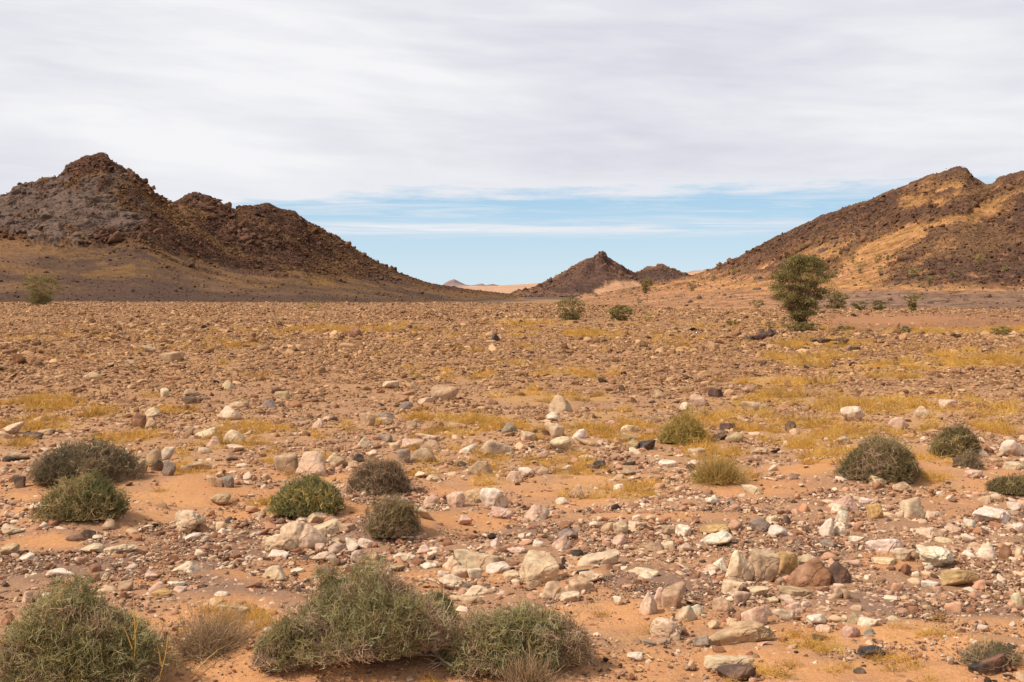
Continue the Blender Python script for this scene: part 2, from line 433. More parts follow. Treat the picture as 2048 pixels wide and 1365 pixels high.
# ---------------- hills
def hill_material(name, scale, bd):
    m, nt, b = new_mat(name)
    vc = coords(nt); col = attr(nt, 'col')
    n1 = noise_node(nt, vc, scale, 6, .7); n2 = noise_node(nt, vc, scale * 5, 4, .7)
    f = mth(nt, 'MULTIPLY', maprange(nt, n1, .3, .7, .62, 1.32), maprange(nt, n2, .3, .7, .62, 1.38))
    nt.links.new(scaled(nt, col, f), b.inputs['Base Color'])
    bump(nt, b, mth(nt, 'ADD', n1, mth(nt, 'MULTIPLY', n2, .4)), .7, bd)
    b.inputs['Roughness'].default_value = 1; b.inputs['Specular IOR Level'].default_value = .05
    return m

def hill_mesh(name, H, nu, rows, shade, label, mat, u0=None, u1=None):
    """shade(u, v, Y, X, Z) -> (colour, rockiness 0..1, crag height m)"""
    us = np.linspace(u0 or H.us[0], u1 or H.us[-1], nu)
    n0, n1, n2 = rows
    T = np.concatenate([np.linspace(0, 1, n0, endpoint=False), 1 + np.linspace(0, 1, n1, endpoint=False), 2 + np.linspace(0, 1, n2)])
    U, TT = np.meshgrid(us, T)
    U = U.ravel(); TT = TT.ravel()
    D0, D1, R = H.d0(U), H.d1(U), H.ridge(U)
    Y = np.where(TT < 1, D0 + (D1 - D0) * TT, np.where(TT < 2, D1 + (R - D1) * (TT - 1), R + H.back * (TT - 2)))
    Z = H.z(U, Y); X = px_x(U, Y)
    V = HZ - (Z - CAMH) / Y * FPX
    c, rock, dz, dx, dy = shade(U, V, Y, X, Z, TT)
    lim = sstep(H.us[0], H.us[0] + (H.us[-1] - H.us[0]) * .02, U) * (1 - sstep(H.us[-1] - (H.us[-1] - H.us[0]) * .02, H.us[-1], U))
    Z = Z + dz - (1 - lim) * np.maximum(Z + 3, 0) * 1.0
    m, k = len(T), nu
    i = np.arange(m - 1)[:, None] * k; j = np.arange(k - 1)[None, :]
    Q = np.stack([i + j, i + j + 1, i + k + j + 1, i + k + j], -1).reshape(-1, 4)
    P = np.stack([X + dx, Y + dy, Z], 1)
    o = link(name, mesh_from(name, P, Q, None, mat, np.clip(c, .01, .9)))
    tag(o, label, None, None, 'structure')
    return P, rock, c, V, U, TT

def crags(X, Y, Z, big, seed):
    """broken rock: stepped blocks over ridged noise, unit height"""
    wx = X + big * .35 * fbm2(X / big, Y / big, 2, seed + 3); wy = Y + big * .35 * fbm2(X / big, Y / big, 2, seed + 4)
    f1, f2, cid = worley2(wx / big, (wy + Z * .5) / (big * 1.1), seed)
    b1 = (cid - .5) * .9 + np.minimum((f2 - f1) * 2.2, .6)
    g1, g2, cid2 = worley2(wx / big * 2.7, (wy + Z * .5) / big * 2.5, seed + 20)
    b2 = (cid2 - .5) * .8 + np.minimum((g2 - g1) * 2.2, .6)
    r = 1 - 2 * np.abs(fbm2(X / big / 1.8, Y / big / 1.8, 4, seed + 40))
    return .55 * b1 + .32 * b2 + .45 * r, np.minimum(f2 - f1, .4) / .4, cid, cid2

def shade_left(u, v, Y, X, Z, T):
    yb = HL.foot(u); n = fbm2(X * .06, Y * .06, 4, 110); nn = fbm2(X * .35, Y * .35, 3, 112)
    rock = sstep(-6, 8, (yb - v) + 16 * n + 8 * nn)
    rock = np.maximum(rock, sstep(.30, .42, fbm2(X * .05, Y * .09, 3, 113)) * sstep(yb + 45, yb + 10, v) * .8 * sstep(200, 300, u))
    rock *= 1 - .75 * sstep(640, 860, u)
    rock = np.maximum(rock, (T >= 2) * .8)
    lump, gap, cid, cid2 = crags(X, Y, Z, 4.2, 120)
    big, gapb, cb, cb2 = crags(X, Y, Z, 9.5, 150)
    wx_ = 7 * fbm2(X * .09, (Y + Z) * .09, 3, 131); wy_ = 6 * fbm2(X * .09, (Y + Z) * .09, 3, 132)
    f1_, f2_, cd_ = worley2((X + wx_) / 8.5 + .4 * Z / 8, (Y * .75 + Z * .9 + wy_) / 7.0, 133)
    e1_, e2_, ce_ = worley2((X + wx_) / 3.1, (Y * .75 + Z * .9 + wy_) / 2.6, 135)
    dome = np.clip((f2_ - f1_) * 1.7, 0, 1) ** .5 * (.35 + .9 * cd_) + .28 * np.clip((e2_ - e1_) * 1.7, 0, 1) ** .5 * (.3 + ce_) + .22 * fbm2(X * .5, (Y + Z) * .5, 3, 136)
    bed = np.clip(ell(u, v, [(130, 425, 130, 62), (60, 420, 90, 50), (220, 440, 50, 35), (250, 450, 30, 22)], 160, 1.1, True), 0, 1) * rock
    g1 = 1 - 2 * np.abs(fbm2(X * .040 + .3 * fbm2(X * .02, Y * .02, 2, 141), Y * .014, 4, 142)); g2, gg, gc, gc2 = crags(X, Y, Z, 13, 144)
    env = np.clip((T - 1) * 4, 0, 1) * (1 - .85 * sstep(1.72, 1.98, T)) * (1 - .6 * sstep(600, 850, u))
    dz = rock * env * (2.2 * (g1 - .35) + 1.5 * g2 * (1 - bed)) + rock * (1.15 * lump * (1 - bed) + (1.5 * dome + .3 * big) * bed) + (1 - rock) * (.16 * nn + .12 * fbm2(X * 1.1, Y * 1.1, 2, 118))
    dx = rock * .7 * fbm2(X * .4, Y * .4 + Z * .3, 2, 171); dy = -rock * (.5 * lump * (1 - bed) + 1.7 * bed * dome)
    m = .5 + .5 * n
    c = lerp(C_(.055, .029, .020), C_(.108, .054, .033), np.clip(.5 + .9 * (cid2 - .5) + .5 * nn, 0, 1))  # dark rock, its colour lowered further to stand in for shade on this hill
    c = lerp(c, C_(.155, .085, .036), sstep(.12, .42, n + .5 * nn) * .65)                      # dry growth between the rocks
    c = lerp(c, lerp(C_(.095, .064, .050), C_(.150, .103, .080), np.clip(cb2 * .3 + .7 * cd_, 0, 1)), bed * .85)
    # apron: dark gravel, darkened further for the hill's shade; ochre streaks, ochre below cliffs
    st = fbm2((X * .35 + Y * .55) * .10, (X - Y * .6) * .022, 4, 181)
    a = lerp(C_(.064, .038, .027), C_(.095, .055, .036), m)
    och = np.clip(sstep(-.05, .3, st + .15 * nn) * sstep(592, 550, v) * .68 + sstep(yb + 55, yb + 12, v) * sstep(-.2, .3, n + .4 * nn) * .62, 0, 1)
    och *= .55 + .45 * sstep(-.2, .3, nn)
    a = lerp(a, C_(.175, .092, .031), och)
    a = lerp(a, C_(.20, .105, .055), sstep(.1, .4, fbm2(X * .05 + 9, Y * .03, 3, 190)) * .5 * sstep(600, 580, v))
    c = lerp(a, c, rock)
    return c, rock, dz, dx, dy

def shade_right(u, v, Y, X, Z, T):
    s = HR.sky(u); n = fbm2(X * .05, Y * .05, 4, 210); nn = fbm2(X * .3, Y * .3, 3, 212)
    low = np.interp(u, [1290, 1390, 1450, 1500, 1550, 1600, 1650, 1700, 1750, 1790, 1810, 1850, 1915, 1960, 2000, 2100, 2800],
                    [566, 548, 542, 528, 520, 508, 492, 480, 468, 440, 396, 376, 372, 384, 372, 372, 500])
    band = sstep(-20, 20, (low - v) + 26 * n + 26 * nn)
    # rubble at lower right, below a line running down to the left
    line = np.interp(u, [1700, 1760, 1800, 1860, 1900, 1960, 2010, 2048, 2200], [585, 562, 548, 520, 500, 455, 415, 395, 360])
    lowr = sstep(-14, 14, (v - line) + 20 * n + 14 * nn) * sstep(584, 566, v + 8 * n) * sstep(1730, 1800, u)
    qd = v + .42 * u + 8 * nn
    spots = sstep(.02, .24, fbm2(u * .011, qd * .040, 5, 220) + .17 * sstep(540, 430, v) + .42 * nn) * sstep(576, 535, v) * .92
    rock = np.clip(np.maximum(np.maximum(band, lowr * sstep(-.35, .1, nn + .3)), spots), 0, 1)
    rock = np.maximum(rock, (T >= 2) * .6)
    lump, gap, cid, cid2 = crags(X, Y, Z, 3.6, 230)
    g1 = 1 - 2 * np.abs(fbm2(X * .045, Y * .016, 4, 242)); g2, gg, gc, gc2 = crags(X, Y, Z, 11, 244)
    env = np.clip((T - 1) * 3, 0, 1) * (1 - .9 * sstep(1.72, 1.98, T))
    dz = env * (1.6 * (g1 - .35) + rock * 1.1 * g2) + rock * .95 * lump + (1 - rock) * (.18 * nn + .25 * np.maximum(lump, 0) * sstep(575, 540, v))
    dx = rock * .6 * fbm2(X * .4, Y * .4 + Z * .3, 2, 241); dy = -rock * .4 * lump
    rc = lerp(C_(.058, .032, .023), C_(.120, .064, .041), np.clip(.5 + .8 * (cid2 - .5) + .4 * nn, 0, 1))
    rc = lerp(rc, C_(.19, .105, .048), sstep(.1, .4, n + .6 * nn) * .5)
    sd = lerp(C_(.41, .195, .088), C_(.31, .147, .063), np.clip(.5 + n, 0, 1))
    gr = sstep(-.1, .25, fbm2(X * .12, Y * .12, 4, 250)) * sstep(592, 570, v) * .75
    gr = np.maximum(gr, sstep(560, 480, v) * sstep(-.6, .2, nn) * .92)
    sd = lerp(sd, C_(.285, .142, .050), gr)
    sd = sd * (1 - .12 * sstep(520, 440, v))[:, None]
    # foot of the slope: dark gravel bands on the flat
    fl = sstep(578, 592, v + 10 * n) * (.35 + .65 * sstep(1480, 1700, u))
    sd = lerp(sd, C_(.165, .098, .066), fl * .9)
    sd = sd * np.clip(1 + .55 * fbm2(X * .7, Y * .7, 3, 262) + .45 * fbm2(X * .2, Y * .2, 3, 264) + .25 * n, .42, 1.4)[:, None]
    return lerp(sd, rc, rock), rock, dz, dx, dy

def shade_mid(u, v, Y, X, Z, T):
    n = fbm2(X * .02, Y * .02, 4, 310); nn = fbm2(X * .12, Y * .12, 3, 312)
    lump, gap, cid, cid2 = crags(X, Y, Z, 9, 330)
    sandp = ell(u, v, [(1252, 575, 38, 11), (1215, 584, 26, 6), (1335, 584, 60, 7)], 340, .9, True)
    rock = (1 - sandp) * (.35 + .65 * sstep(.0, .3, n + .4 * nn + sstep(HM.sky(u) + 22, HM.sky(u) + 6, v) * .6))
    # a buttress running down from the main peak towards the left
    but = np.exp(-((u - np.interp(v, [515, 540, 590], [1215, 1180, 1120])) / 16.0) ** 2)
    dz = 2.6 * rock * lump * (1 - .6 * sstep(1.8, 1.98, T)) + 6 * but * sstep(585, 550, v) * (T < 2) * sstep(2, 22, v - HM.sky(u))
    c = lerp(C_(.068, .038, .028), C_(.118, .064, .044), np.clip(.5 + .8 * (cid2 - .5) + n, 0, 1))
    c = lerp(c, C_(.205, .115, .068), sstep(.05, .4, n) * .5)
    c = lerp(c, C_(.43, .235, .125), sandp)
    return c, rock, dz, 0 * X, -.8 * rock * lump

def shade_dune(u, v, Y, X, Z, T):
    n = fbm2(X * .01, Y * .01, 4, 410)
    c = lerp(C_(.47, .275, .165), C_(.37, .215, .135), np.clip(.5 + n, 0, 1))
    rk = sstep(1340, 1370, u) * sstep(-.1, .2, n)
    c = lerp(c, C_(.24, .145, .105), rk * .7)
    return c, 0 * X, 3 * n + rk * 3 * fbm2(X * .05, Y * .05, 3, 415), 0 * X, 0 * X

def shade_far(u, v, Y, X, Z, T):
    n = fbm2(X * .008, Y * .008, 4, 510)
    c = lerp(C_(.150, .105, .110), C_(.23, .155, .135), np.clip(.5 + n * 1.4, 0, 1))
    c = lerp(c, C_(.50, .32, .22), sstep(574, 578, v + 4 * n) * .9)
    return c, 0 * X, 9 * n, 0 * X, 0 * X
# ------------------------------------------------------------------ single stones
# left right top bottom (photo pixels of its outline), colour, shape, optional label @ how other labels refer to it
ROCKS = """
347 408 1019 1069 c p|pitted cream boulder with a notched foot on the left sand patch@the pitted cream boulder on the left sand
347 406 1120 1147 w w|bright white wedge stone lying alone on the dark gravel at left@the bright white wedge at left
157 210 1087 1109 c r|long cream stone, left one of an end-to-end pair on the left gravel@the left end-to-end cream pair
206 273 1089 1111 c p|low crumbly cream stone, right one of an end-to-end pair on the left gravel
152 173 1106 1119 w r
0 45 1049 1072 c r|rounded cream stone cut by the left edge of the photo@the cream stone at the left edge
38 70 1106 1121 w w|small white pyramid stone near the left edge@the small white pyramid at left
3 39 1087 1110 t r
98 155 1139 1154 w s|pale flat slab among brown pebbles behind the bottom left shrub@the pale slab behind the bottom left shrub
160 192 1058 1079 d b|dark brown block with a flat top in front of the left green shrub@the dark brown block at left
138 160 1064 1079 d a
236 268 1158 1184 t a|tan stone leaning to the right behind the bottom left shrub@the leaning tan stone at lower left
300 336 1163 1187 p w|greyish pink wedge stone behind an ochre stone at lower left@the greyish pink wedge at lower left
305 344 1178 1197 o r
336 369 1163 1174 w s
343 373 1174 1188 p s
412 447 1194 1208 o r|oval ochre stone sunk in the sand between the two bottom shrubs@the oval ochre stone
429 457 1182 1196 w b
371 404 1066 1082 w a
300 337 1101 1109 w s
281 316 1203 1213 c s
61 110 1185 1202 c s|flat cream stone whose right end hides behind the bottom left shrub
43 64 1181 1207 c w|narrow upright cream splinter behind the bottom left shrub
0 27 1223 1256 r r|large brown stone cut by the left edge beside the bottom left shrub
396 421 1049 1067 r a
178 203 1129 1146 r b
175 202 1146 1161 r s
181 204 1110 1125 p a
290 318 1142 1159 p r
179 204 1157 1171 p r
9 31 1158 1171 o r
429 502 1209 1232 t s|long tan ledge of rock behind the straw clump between the bottom shrubs@the tan ledge by the straw clump
562 655 1041 1103 c d|large smooth cream boulder, tallest of the pale cluster at centre left@the large smooth cream boulder
532 604 1067 1107 c p|pitted rounded cream stone leaning on the left of the large smooth boulder
613 674 1026 1048 c s
622 684 1041 1076 c a|cream stone with a shaded underside right of the large smooth boulder
679 714 1049 1067 t b
657 707 1036 1053 r s
608 644 1017 1040 t w
536 578 1101 1118 w s
581 603 1108 1119 p s
624 674 1101 1124 c r
630 653 1087 1104 p r
655 688 1087 1112 p a
663 691 1076 1089 t a
690 718 1077 1103 w a
715 750 1077 1099 w b
753 766 1076 1090 p b
702 732 1099 1125 p b
730 760 1107 1122 t s
524 573 1132 1161 c w|cream stone with a pink flank rising behind the big bottom shrub@the cream stone behind the big bottom shrub
581 610 1134 1149 w a
786 834 1106 1123 w s
831 862 1090 1110 p w
881 905 1075 1095 r r|small smooth rust-brown stone on the dark gravel behind the white slab
918 940 1085 1100 p b
943 972 1072 1082 g s
981 1000 1076 1095 w w
908 1008 1101 1141 c l|long pale slab with dark holes, largest of the heap behind the bottom shrubs@the long pale holed slab
883 920 1111 1141 c w
902 938 1130 1157 c r
876 898 1140 1161 w r
873 943 1149 1183 c p|bulky pitted cream stone just above the right end of the big bottom shrub@the bulky pitted cream stone
935 966 1137 1159 w s
971 1020 1125 1148 w s
839 874 1125 1139 w r
924 981 1168 1192 c a|cream stone behind the right bottom shrub, left of the cubic boulder
916 966 1190 1212 t r|tan stone half hidden behind the top of the right bottom shrub
774 811 1129 1146 t p
915 944 1030 1050 p a
509 543 1054 1073 r a
500 517 1036 1050 t b
551 562 1023 1041 r w
1039 1118 1104 1171 c b|big cubic cream boulder with rounded corners near the centre@the big cubic cream boulder
1152 1240 1100 1135 c l|long cream slab tilted to the right of the big cubic boulder@the long cream slab right of the cubic boulder
1103 1141 1071 1103 p w|peach stone with a triangular face above the tilted cream slab@the peach triangular stone
1117 1156 1057 1081 g p
1142 1166 1099 1114 k a
1152 1179 1138 1154 k a|small black burnt lump below the left end of the tilted cream slab
1157 1212 1141 1168 c a
1080 1136 1160 1198 c w|cream stone leaning against the foot of the big cubic boulder
1135 1189 1162 1190 t s|greyish tan flat slab with a shaded front right of the cubic boulder@the greyish tan slab
1118 1160 1186 1205 c b
1202 1227 1045 1066 t b
1226 1257 1044 1069 c b|cream block with a flat lit top among red stones at the centre@the flat-topped cream block
1256 1293 1043 1058 c s
1221 1256 1071 1092 p a
1287 1326 1085 1107 t a
1325 1351 1083 1100 c b
1357 1382 1086 1106 c a
1245 1268 1086 1100 c a
1324 1353 1052 1070 t b
1350 1381 1050 1074 w b|white square-edged stone leaning on a tan one above the three-boulder row
1397 1461 1048 1072 o r|ochre-brown loaf stone lying behind the white saddle stone
1397 1468 1063 1096 w q|white saddle-backed stone in front of an ochre loaf stone@the white saddle-backed stone
1447 1518 1097 1163 c w|tall cream pyramid boulder, leftmost of the boulder row at right@the tall cream pyramid
1494 1554 1095 1162 t b|tall tan slab boulder standing between the cream pyramid and the ochre boulder
1424 1456 1116 1141 w a
1406 1438 1129 1145 p r
1444 1485 1160 1191 c b|pale pink-flecked block below the tall cream pyramid@the pink-flecked block
1278 1317 1184 1232 c w|upright cream wedge standing on the sand, left of a bigger tan boulder@the upright cream wedge
1307 1327 1175 1201 p w
1322 1373 1165 1220 t a|rough tan boulder right of the upright cream wedge@the rough tan boulder
1350 1396 1210 1243 c w|cream stone with a shadowed ochre front below the rough tan boulder@the cream stone with ochre front
1380 1407 1207 1232 w b
1424 1468 1194 1225 t w
1467 1505 1181 1205 p s
1500 1538 1173 1196 c r
1481 1534 1209 1252 p l|long pinkish cream stone tilted down to the right below the boulder row@the tilted pinkish stone
1467 1496 1223 1246 r b
1442 1468 1222 1244 r w
1300 1364 1235 1281 c p|crumbly yellowish stone with dry grass growing at its foot@the crumbly yellowish stone
1386 1554 1245 1293 t m|very wide low tan slab bedded in the sand at lower right@the wide low tan slab
1386 1417 1270 1295 g a|dark grey lump at the left end of the wide low tan slab
1396 1417 1243 1258 c p
1416 1441 1240 1257 c r
1284 1311 1276 1292 g a
1230 1246 1296 1308 g r
1254 1285 1305 1322 w r
1408 1509 1311 1343 c l|long thin cream slab lying over a purple-brown plate at the bottom@the long thin cream slab at the bottom
1432 1511 1327 1361 d s|purple-brown flat plate with broken edges at the bottom of the photo
1495 1515 1323 1335 k a
1178 1199 1199 1214 w r
1196 1217 1200 1214 p a
1225 1244 1192 1211 w a
1243 1261 1194 1211 w b
1249 1316 1135 1153 c s|pale ledge emerging from dark gravel right of the tilted cream slab
1350 1377 1124 1139 c a
1013 1056 1095 1111 p r
1065 1089 1081 1098 w s
1004 1040 1142 1157 c s
1046 1100 1010 1045 p p|knobbly pink-tan boulder on the sand, right of a small cream one@the knobbly pink-tan boulder
1030 1049 1024 1041 c r
1042 1061 1046 1060 w b
1121 1147 1044 1060 r a
1372 1405 1033 1053 p a
1543 1597 1102 1150 o b|ochre boulder with a shadowed lower half in the boulder row@the ochre boulder
1594 1651 1108 1131 c r
1572 1661 1114 1175 r d|big domed red-brown boulder at the right of the boulder row@the big domed red-brown boulder
1652 1701 1122 1171 d w|dark brown wedge sunk in gravel at the right of the domed red boulder
1649 1686 1173 1203 t r|round-faced tan stone standing alone below the domed red boulder@the round-faced tan stone
1680 1700 1175 1202 t a
1556 1627 1173 1197 t s|wide pale stone half buried below the domed red boulder
1540 1589 1217 1244 c l|cream brick-shaped stone tilted up to the right at lower right@the cream brick-shaped stone
1523 1549 1211 1234 p w
1572 1607 1204 1230 p b
1559 1592 1190 1212 p a
1598 1621 1201 1218 w a
1533 1557 1193 1208 c a
1611 1661 1230 1252 w s|thin white stone bent over the sand at lower right@the thin white stone at lower right
1714 1758 1233 1258 w r|smooth white egg-shaped stone, largest of a small lower right group@the white egg-shaped stone
1683 1723 1249 1279 p p
1693 1722 1225 1252 t w
1632 1663 1250 1269 p r
1725 1752 1257 1275 g r
1768 1797 1231 1244 c r
1881 1961 1138 1176 o l|yellowish cream stone with a pit in its side at the right@the yellowish pitted stone at right
1834 1920 1095 1139 w p|big white boulder covered in small pits at the right@the big white pitted boulder at right
1734 1806 1075 1108 w l|long white stone sloping down to the right into dark gravel@the long sloping white stone
1783 1821 1096 1123 c p
1697 1728 1072 1086 w s
1746 1797 1118 1133 c s
1687 1723 1119 1136 p a
1955 2002 1083 1118 w w|dazzling white angular stone near the right edge@the dazzling white stone near the right edge
1998 2023 1088 1117 r a
1926 1951 1102 1117 w r
2030 2048 1093 1117 c a
1948 2024 1016 1050 w r|large white-peach oval boulder by the right edge@the white-peach oval boulder by the right edge
2020 2046 1045 1066 w b
1927 1952 1038 1055 w r
1824 1881 1053 1074 c w
1889 1924 1048 1067 p r
1872 1912 1074 1089 c r
1865 1882 1042 1057 g r
1638 1668 1036 1074 w w|narrow white upright stone beside a round white one above the boulder row@the narrow white upright stone
1666 1695 1044 1072 w r
1671 1701 1020 1047 w w
1655 1714 990 1023 p d|domed pink-red stone with a white flake leaning on it@the domed pink-red stone
1663 1696 1009 1027 w b
1734 1766 1006 1040 o b|tan cube with a shaded right face among pale stones at right@the tan cube at right
1800 1851 994 1041 c b|tall angular cream boulder with a lit left face at right@the tall angular cream boulder
1788 1811 1021 1039 c r
1842 1876 1020 1038 p r
1536 1579 1051 1075 w d|white domed stone with a scooped base above the boulder row@the white domed stone
1497 1540 1036 1064 g r|grey-white stone with a red stone tucked against it@the grey-white stone above the boulder row
1533 1556 1030 1047 c b
1562 1582 1030 1048 d w
1641 1669 1079 1095 g s
1784 1801 1062 1076 w b
2023 2048 1182 1213 c w
1978 2010 1185 1205 o a
1842 1881 1162 1178 w s
1801 1824 1160 1175 c b
1767 1789 1181 1191 p r
1719 1769 1293 1316 k b|black-brown angular rock on the sand at lower right@the black-brown angular rock
1932 2009 1308 1350 k d|glossy black boulder with a brown top in the bottom right corner@the glossy black boulder
1937 1960 1247 1264 g a
1546 1572 1293 1305 g s
1603 1617 1287 1305 k w
1615 1636 1311 1328 g a
1554 1571 1276 1292 k a
1731 1745 1321 1334 k a
1708 1733 1336 1354 d b
1926 1946 1340 1355 d r
2030 2048 1338 1351 k s
1625 1661 1269 1284 d s
5 47 844 870 c a|pale angular stone with a shaded right edge at the far left@the pale angular stone at far left
0 26 862 878 c r
44 85 864 882 d s|dark brown flat stone below the pale angular stone at far left
76 106 858 871 t r
263 293 827 856 r b|red-brown block leaning on small pale stones at left middle@the red-brown block at left middle
290 313 836 857 t w
288 319 815 834 c a
320 339 776 795 c b
369 397 778 793 t r
366 407 792 808 d s|dark tan flat stone under a rounded tan one at left middle@the dark tan flat stone
435 481 812 842 c p|pale cracked stone leaning in yellow grass left of centre@the pale cracked stone left of centre
458 496 802 818 t r
442 467 761 779 c w
390 433 855 878 c p|pale lump with a dry bush on its right shoulder left of centre@the pale lump with the bush
411 447 872 894 p w
447 490 860 889 c d|smooth cream egg stone leaning in yellow grass left of centre@the cream egg stone
452 490 889 905 c s
416 435 889 905 c b
291 322 897 928 t l|tan stone leaning to the right, top of the heap by the left grey shrub@the leaning tan stone by the left grey shrub
321 351 893 921 w a
267 297 915 945 t b
300 331 917 942 d r
325 353 920 954 g r|grey-pink rounded stone at the right of the heap by the grey shrub
380 424 921 942 t r
359 382 930 947 t r
383 406 948 960 p r
411 446 952 976 t l
439 468 953 977 g b|grey angular block on the sand beside a tan wedge@the grey block on the sand
418 461 986 1013 t r|smooth pale tan stone half sunk in the left sand patch@the pale tan stone sunk in sand
23 52 951 978 d l|dark plank-like stone left of the green shrub at far left
10 59 903 923 t r
167 195 805 816 c s
87 104 822 832 c r
265 291 942 953 p s
549 597 908 945 t b|tan half of a split boulder behind the round green shrub
590 654 905 952 p d|pink-brown half of a split boulder behind the round green shrub@the pink-brown split boulder
661 697 912 936 t r
652 676 905 927 c r
708 730 907 926 k r|black rounded stone at the top of the dead brown shrub@the black stone by the dead brown shrub
792 821 898 928 g b|greyish tan upright block right of the dead brown shrub@the greyish tan block at centre
821 874 897 926 t d|tan dome stone half covered with yellow grass at the centre@the tan grassy dome
779 801 883 902 c b
802 849 879 898 p s
842 884 880 903 t r
830 881 868 882 c a
715 752 874 896 c w
756 785 869 886 g r
918 953 889 910 w p|white stone riddled with black holes in the yellow grass@the white holed stone
960 1029 878 911 c d|big pale rounded boulder in yellow grass at the centre@the big pale boulder in yellow grass
934 987 919 952 t w|olive-brown pyramid stone in the yellow grass at the centre@the olive-brown pyramid
852 887 948 965 c r
829 856 942 957 c r
880 897 966 978 p r
892 930 983 1018 p p|pink rounded boulder left of a tan one on the middle sand@the pink rounded boulder
927 971 976 1007 t r
960 1018 975 1019 w p|big white pitted boulder with one dark hole on the middle sand@the white boulder with one dark hole
979 1026 1012 1038 p p
847 873 991 1011 p r
835 867 1013 1039 c r|round cream stone at the right of the olive dry shrub@the round cream stone by the olive shrub
820 837 1018 1035 t r
622 647 837 858 p r
717 751 823 853 t p|tan crumbly boulder with grass on its left at the middle@the tan crumbly boulder
756 789 825 839 g s|slate-blue flat stone right of the tan crumbly boulder
750 786 834 849 t r
797 835 803 820 g w|slate-grey wedge stone left of a cream one in the middle distance
834 867 795 810 c r
862 917 769 800 t l|long tan boulder sloping to the right in the middle distance@the long tan boulder in the distance
810 834 841 858 t w
817 846 854 865 t s
905 930 804 818 c r
923 942 813 824 w r
518 557 799 817 g w|grey-tan angular slab standing in the middle distance at left
550 581 782 800 t b
765 798 762 777 c s
922 946 782 794 d a
895 933 845 858 t s
999 1037 845 866 g w|grey stone with a dark shadowed front left of centre grass@the grey stone with a dark front
1094 1152 790 827 t w|big tan three-sided boulder in the middle distance@the big tan three-sided boulder
1089 1128 844 874 c p|pitted tan-cream boulder above a smoother cream one@the pitted tan-cream boulder
1099 1142 873 902 c r|smooth cream cushion-shaped boulder right of centre grass@the cream cushion boulder
1140 1172 858 879 w d|white dome-shaped stone right of the pitted tan-cream boulder
1041 1070 862 883 c b
1156 1177 765 782 c b
1093 1121 824 842 w r
1073 1096 822 834 w a
1242 1283 866 883 t s|tan flat stone overhanging a dark gap, behind a black stone
1275 1311 880 900 k b|black angular stone beside a tan one left of the golden shrub@the black stone left of the golden shrub
1252 1279 879 900 t b
1185 1211 922 939 k a|charcoal-black lump like burnt wood in the yellow grass@the charcoal-black lump
1241 1277 849 864 c s
1208 1241 839 855 p a
1297 1320 790 805 w r
1305 1331 780 798 t r
1381 1412 788 812 p a
1360 1385 804 823 c b
1416 1448 776 795 d l
1483 1511 772 787 t a
1437 1471 846 862 d s|dark tan flat stone right of the golden shrub
1483 1536 802 828 t r|wide tan mound stone with yellow grass at its right@the wide tan mound stone
1424 1453 866 882 d a
1450 1487 865 887 t r
1375 1411 896 914 t b
1037 1068 935 955 w r
1012 1044 940 963 p w
1135 1169 968 997 t w|grey-tan stone standing upright at the left end of yellow grass@the upright grey-tan stone
1242 1285 935 952 t r
1284 1303 936 952 w r
1226 1249 968 982 w r|white oval pebble lying in the yellow grass patch
1296 1312 961 975 w w
1315 1354 920 937 w s
1115 1143 929 943 w a
1487 1521 969 992 c d|cream-pink dome stone on the sand right of the straw tussock@the cream-pink dome by the straw tussock
1410 1444 994 1011 w r
1111 1136 995 1010 w r
1147 1196 876 894 t s
1070 1099 902 920 p a
1155 1189 910 922 c l
1681 1728 812 844 w p|big white ragged stone in the middle distance at right@the big white ragged stone
1824 1856 812 838 c r|cream rounded stone behind the pair of dark shrubs@the cream stone behind the dark shrubs
1879 1911 799 816 c r
1776 1818 834 860 p r|pinkish tan boulder just behind the dark dome shrub
1570 1592 842 865 d a|dark brown lump on top of a small pink stone at right
1578 1601 856 872 p r
1559 1580 805 817 k r
1584 1608 812 822 g s
1657 1677 843 857 w b
1968 1988 820 838 c r
1985 2004 766 782 g r
1999 2048 880 914 w r|big white boulder at the right edge with a dark left end@the big white boulder at the right edge
2007 2044 923 942 c s
1931 1964 957 975 p r
1739 1773 953 976 c b
1786 1825 965 984 t r
1700 1724 968 983 p r
1904 1927 914 931 d b
1890 1905 952 963 k a
1717 1748 995 1009 w r
1587 1610 991 1004 w b
1980 2003 987 1004 c r
2014 2048 1004 1022 w b
1500 1538 895 909 t r
1672 1698 872 888 t a
1534 1557 928 944 w a
982 1001 667 684 k w|lone black peaked rock far out on the stony plain@the lone black peaked rock
694 723 655 673 r b|brown block with a small knob on it, far out on the plain
1478 1552 656 682 d j|low dark jagged outcrop left of the acacia's foot@the dark jagged outcrop
1620 1697 675 693 d j|long dark broken ledge in front of the acacia
250 276 719 733 t r
285 313 691 705 t s
318 366 703 724 t s
168 206 744 762 t r
"""
PAL = {'w': (.65, .52, .39), 'c': (.58, .42, .27), 't': (.45, .30, .175), 'p': (.52, .325, .22), 'r': (.27, .125, .068), 'o': (.47, .29, .12), 'g': (.275, .205, .15),
       'd': (.105, .068, .05), 'k': (.032, .023, .018)}
CNAME = {'w': 'white', 'c': 'cream', 't': 'tan', 'p': 'pinkish', 'r': 'red-brown', 'o': 'ochre', 'g': 'grey', 'd': 'dark brown', 'k': 'black'}
SNAME = {'b': 'blocky stone', 's': 'flat stone', 'r': 'rounded stone', 'w': 'wedge-shaped stone', 'a': 'angular stone', 'p': 'pitted stone', 'l': 'long stone', 'd': 'domed stone', 'q': 'saddle stone', 'j': 'jagged outcrop', 'm': 'mound stone'}

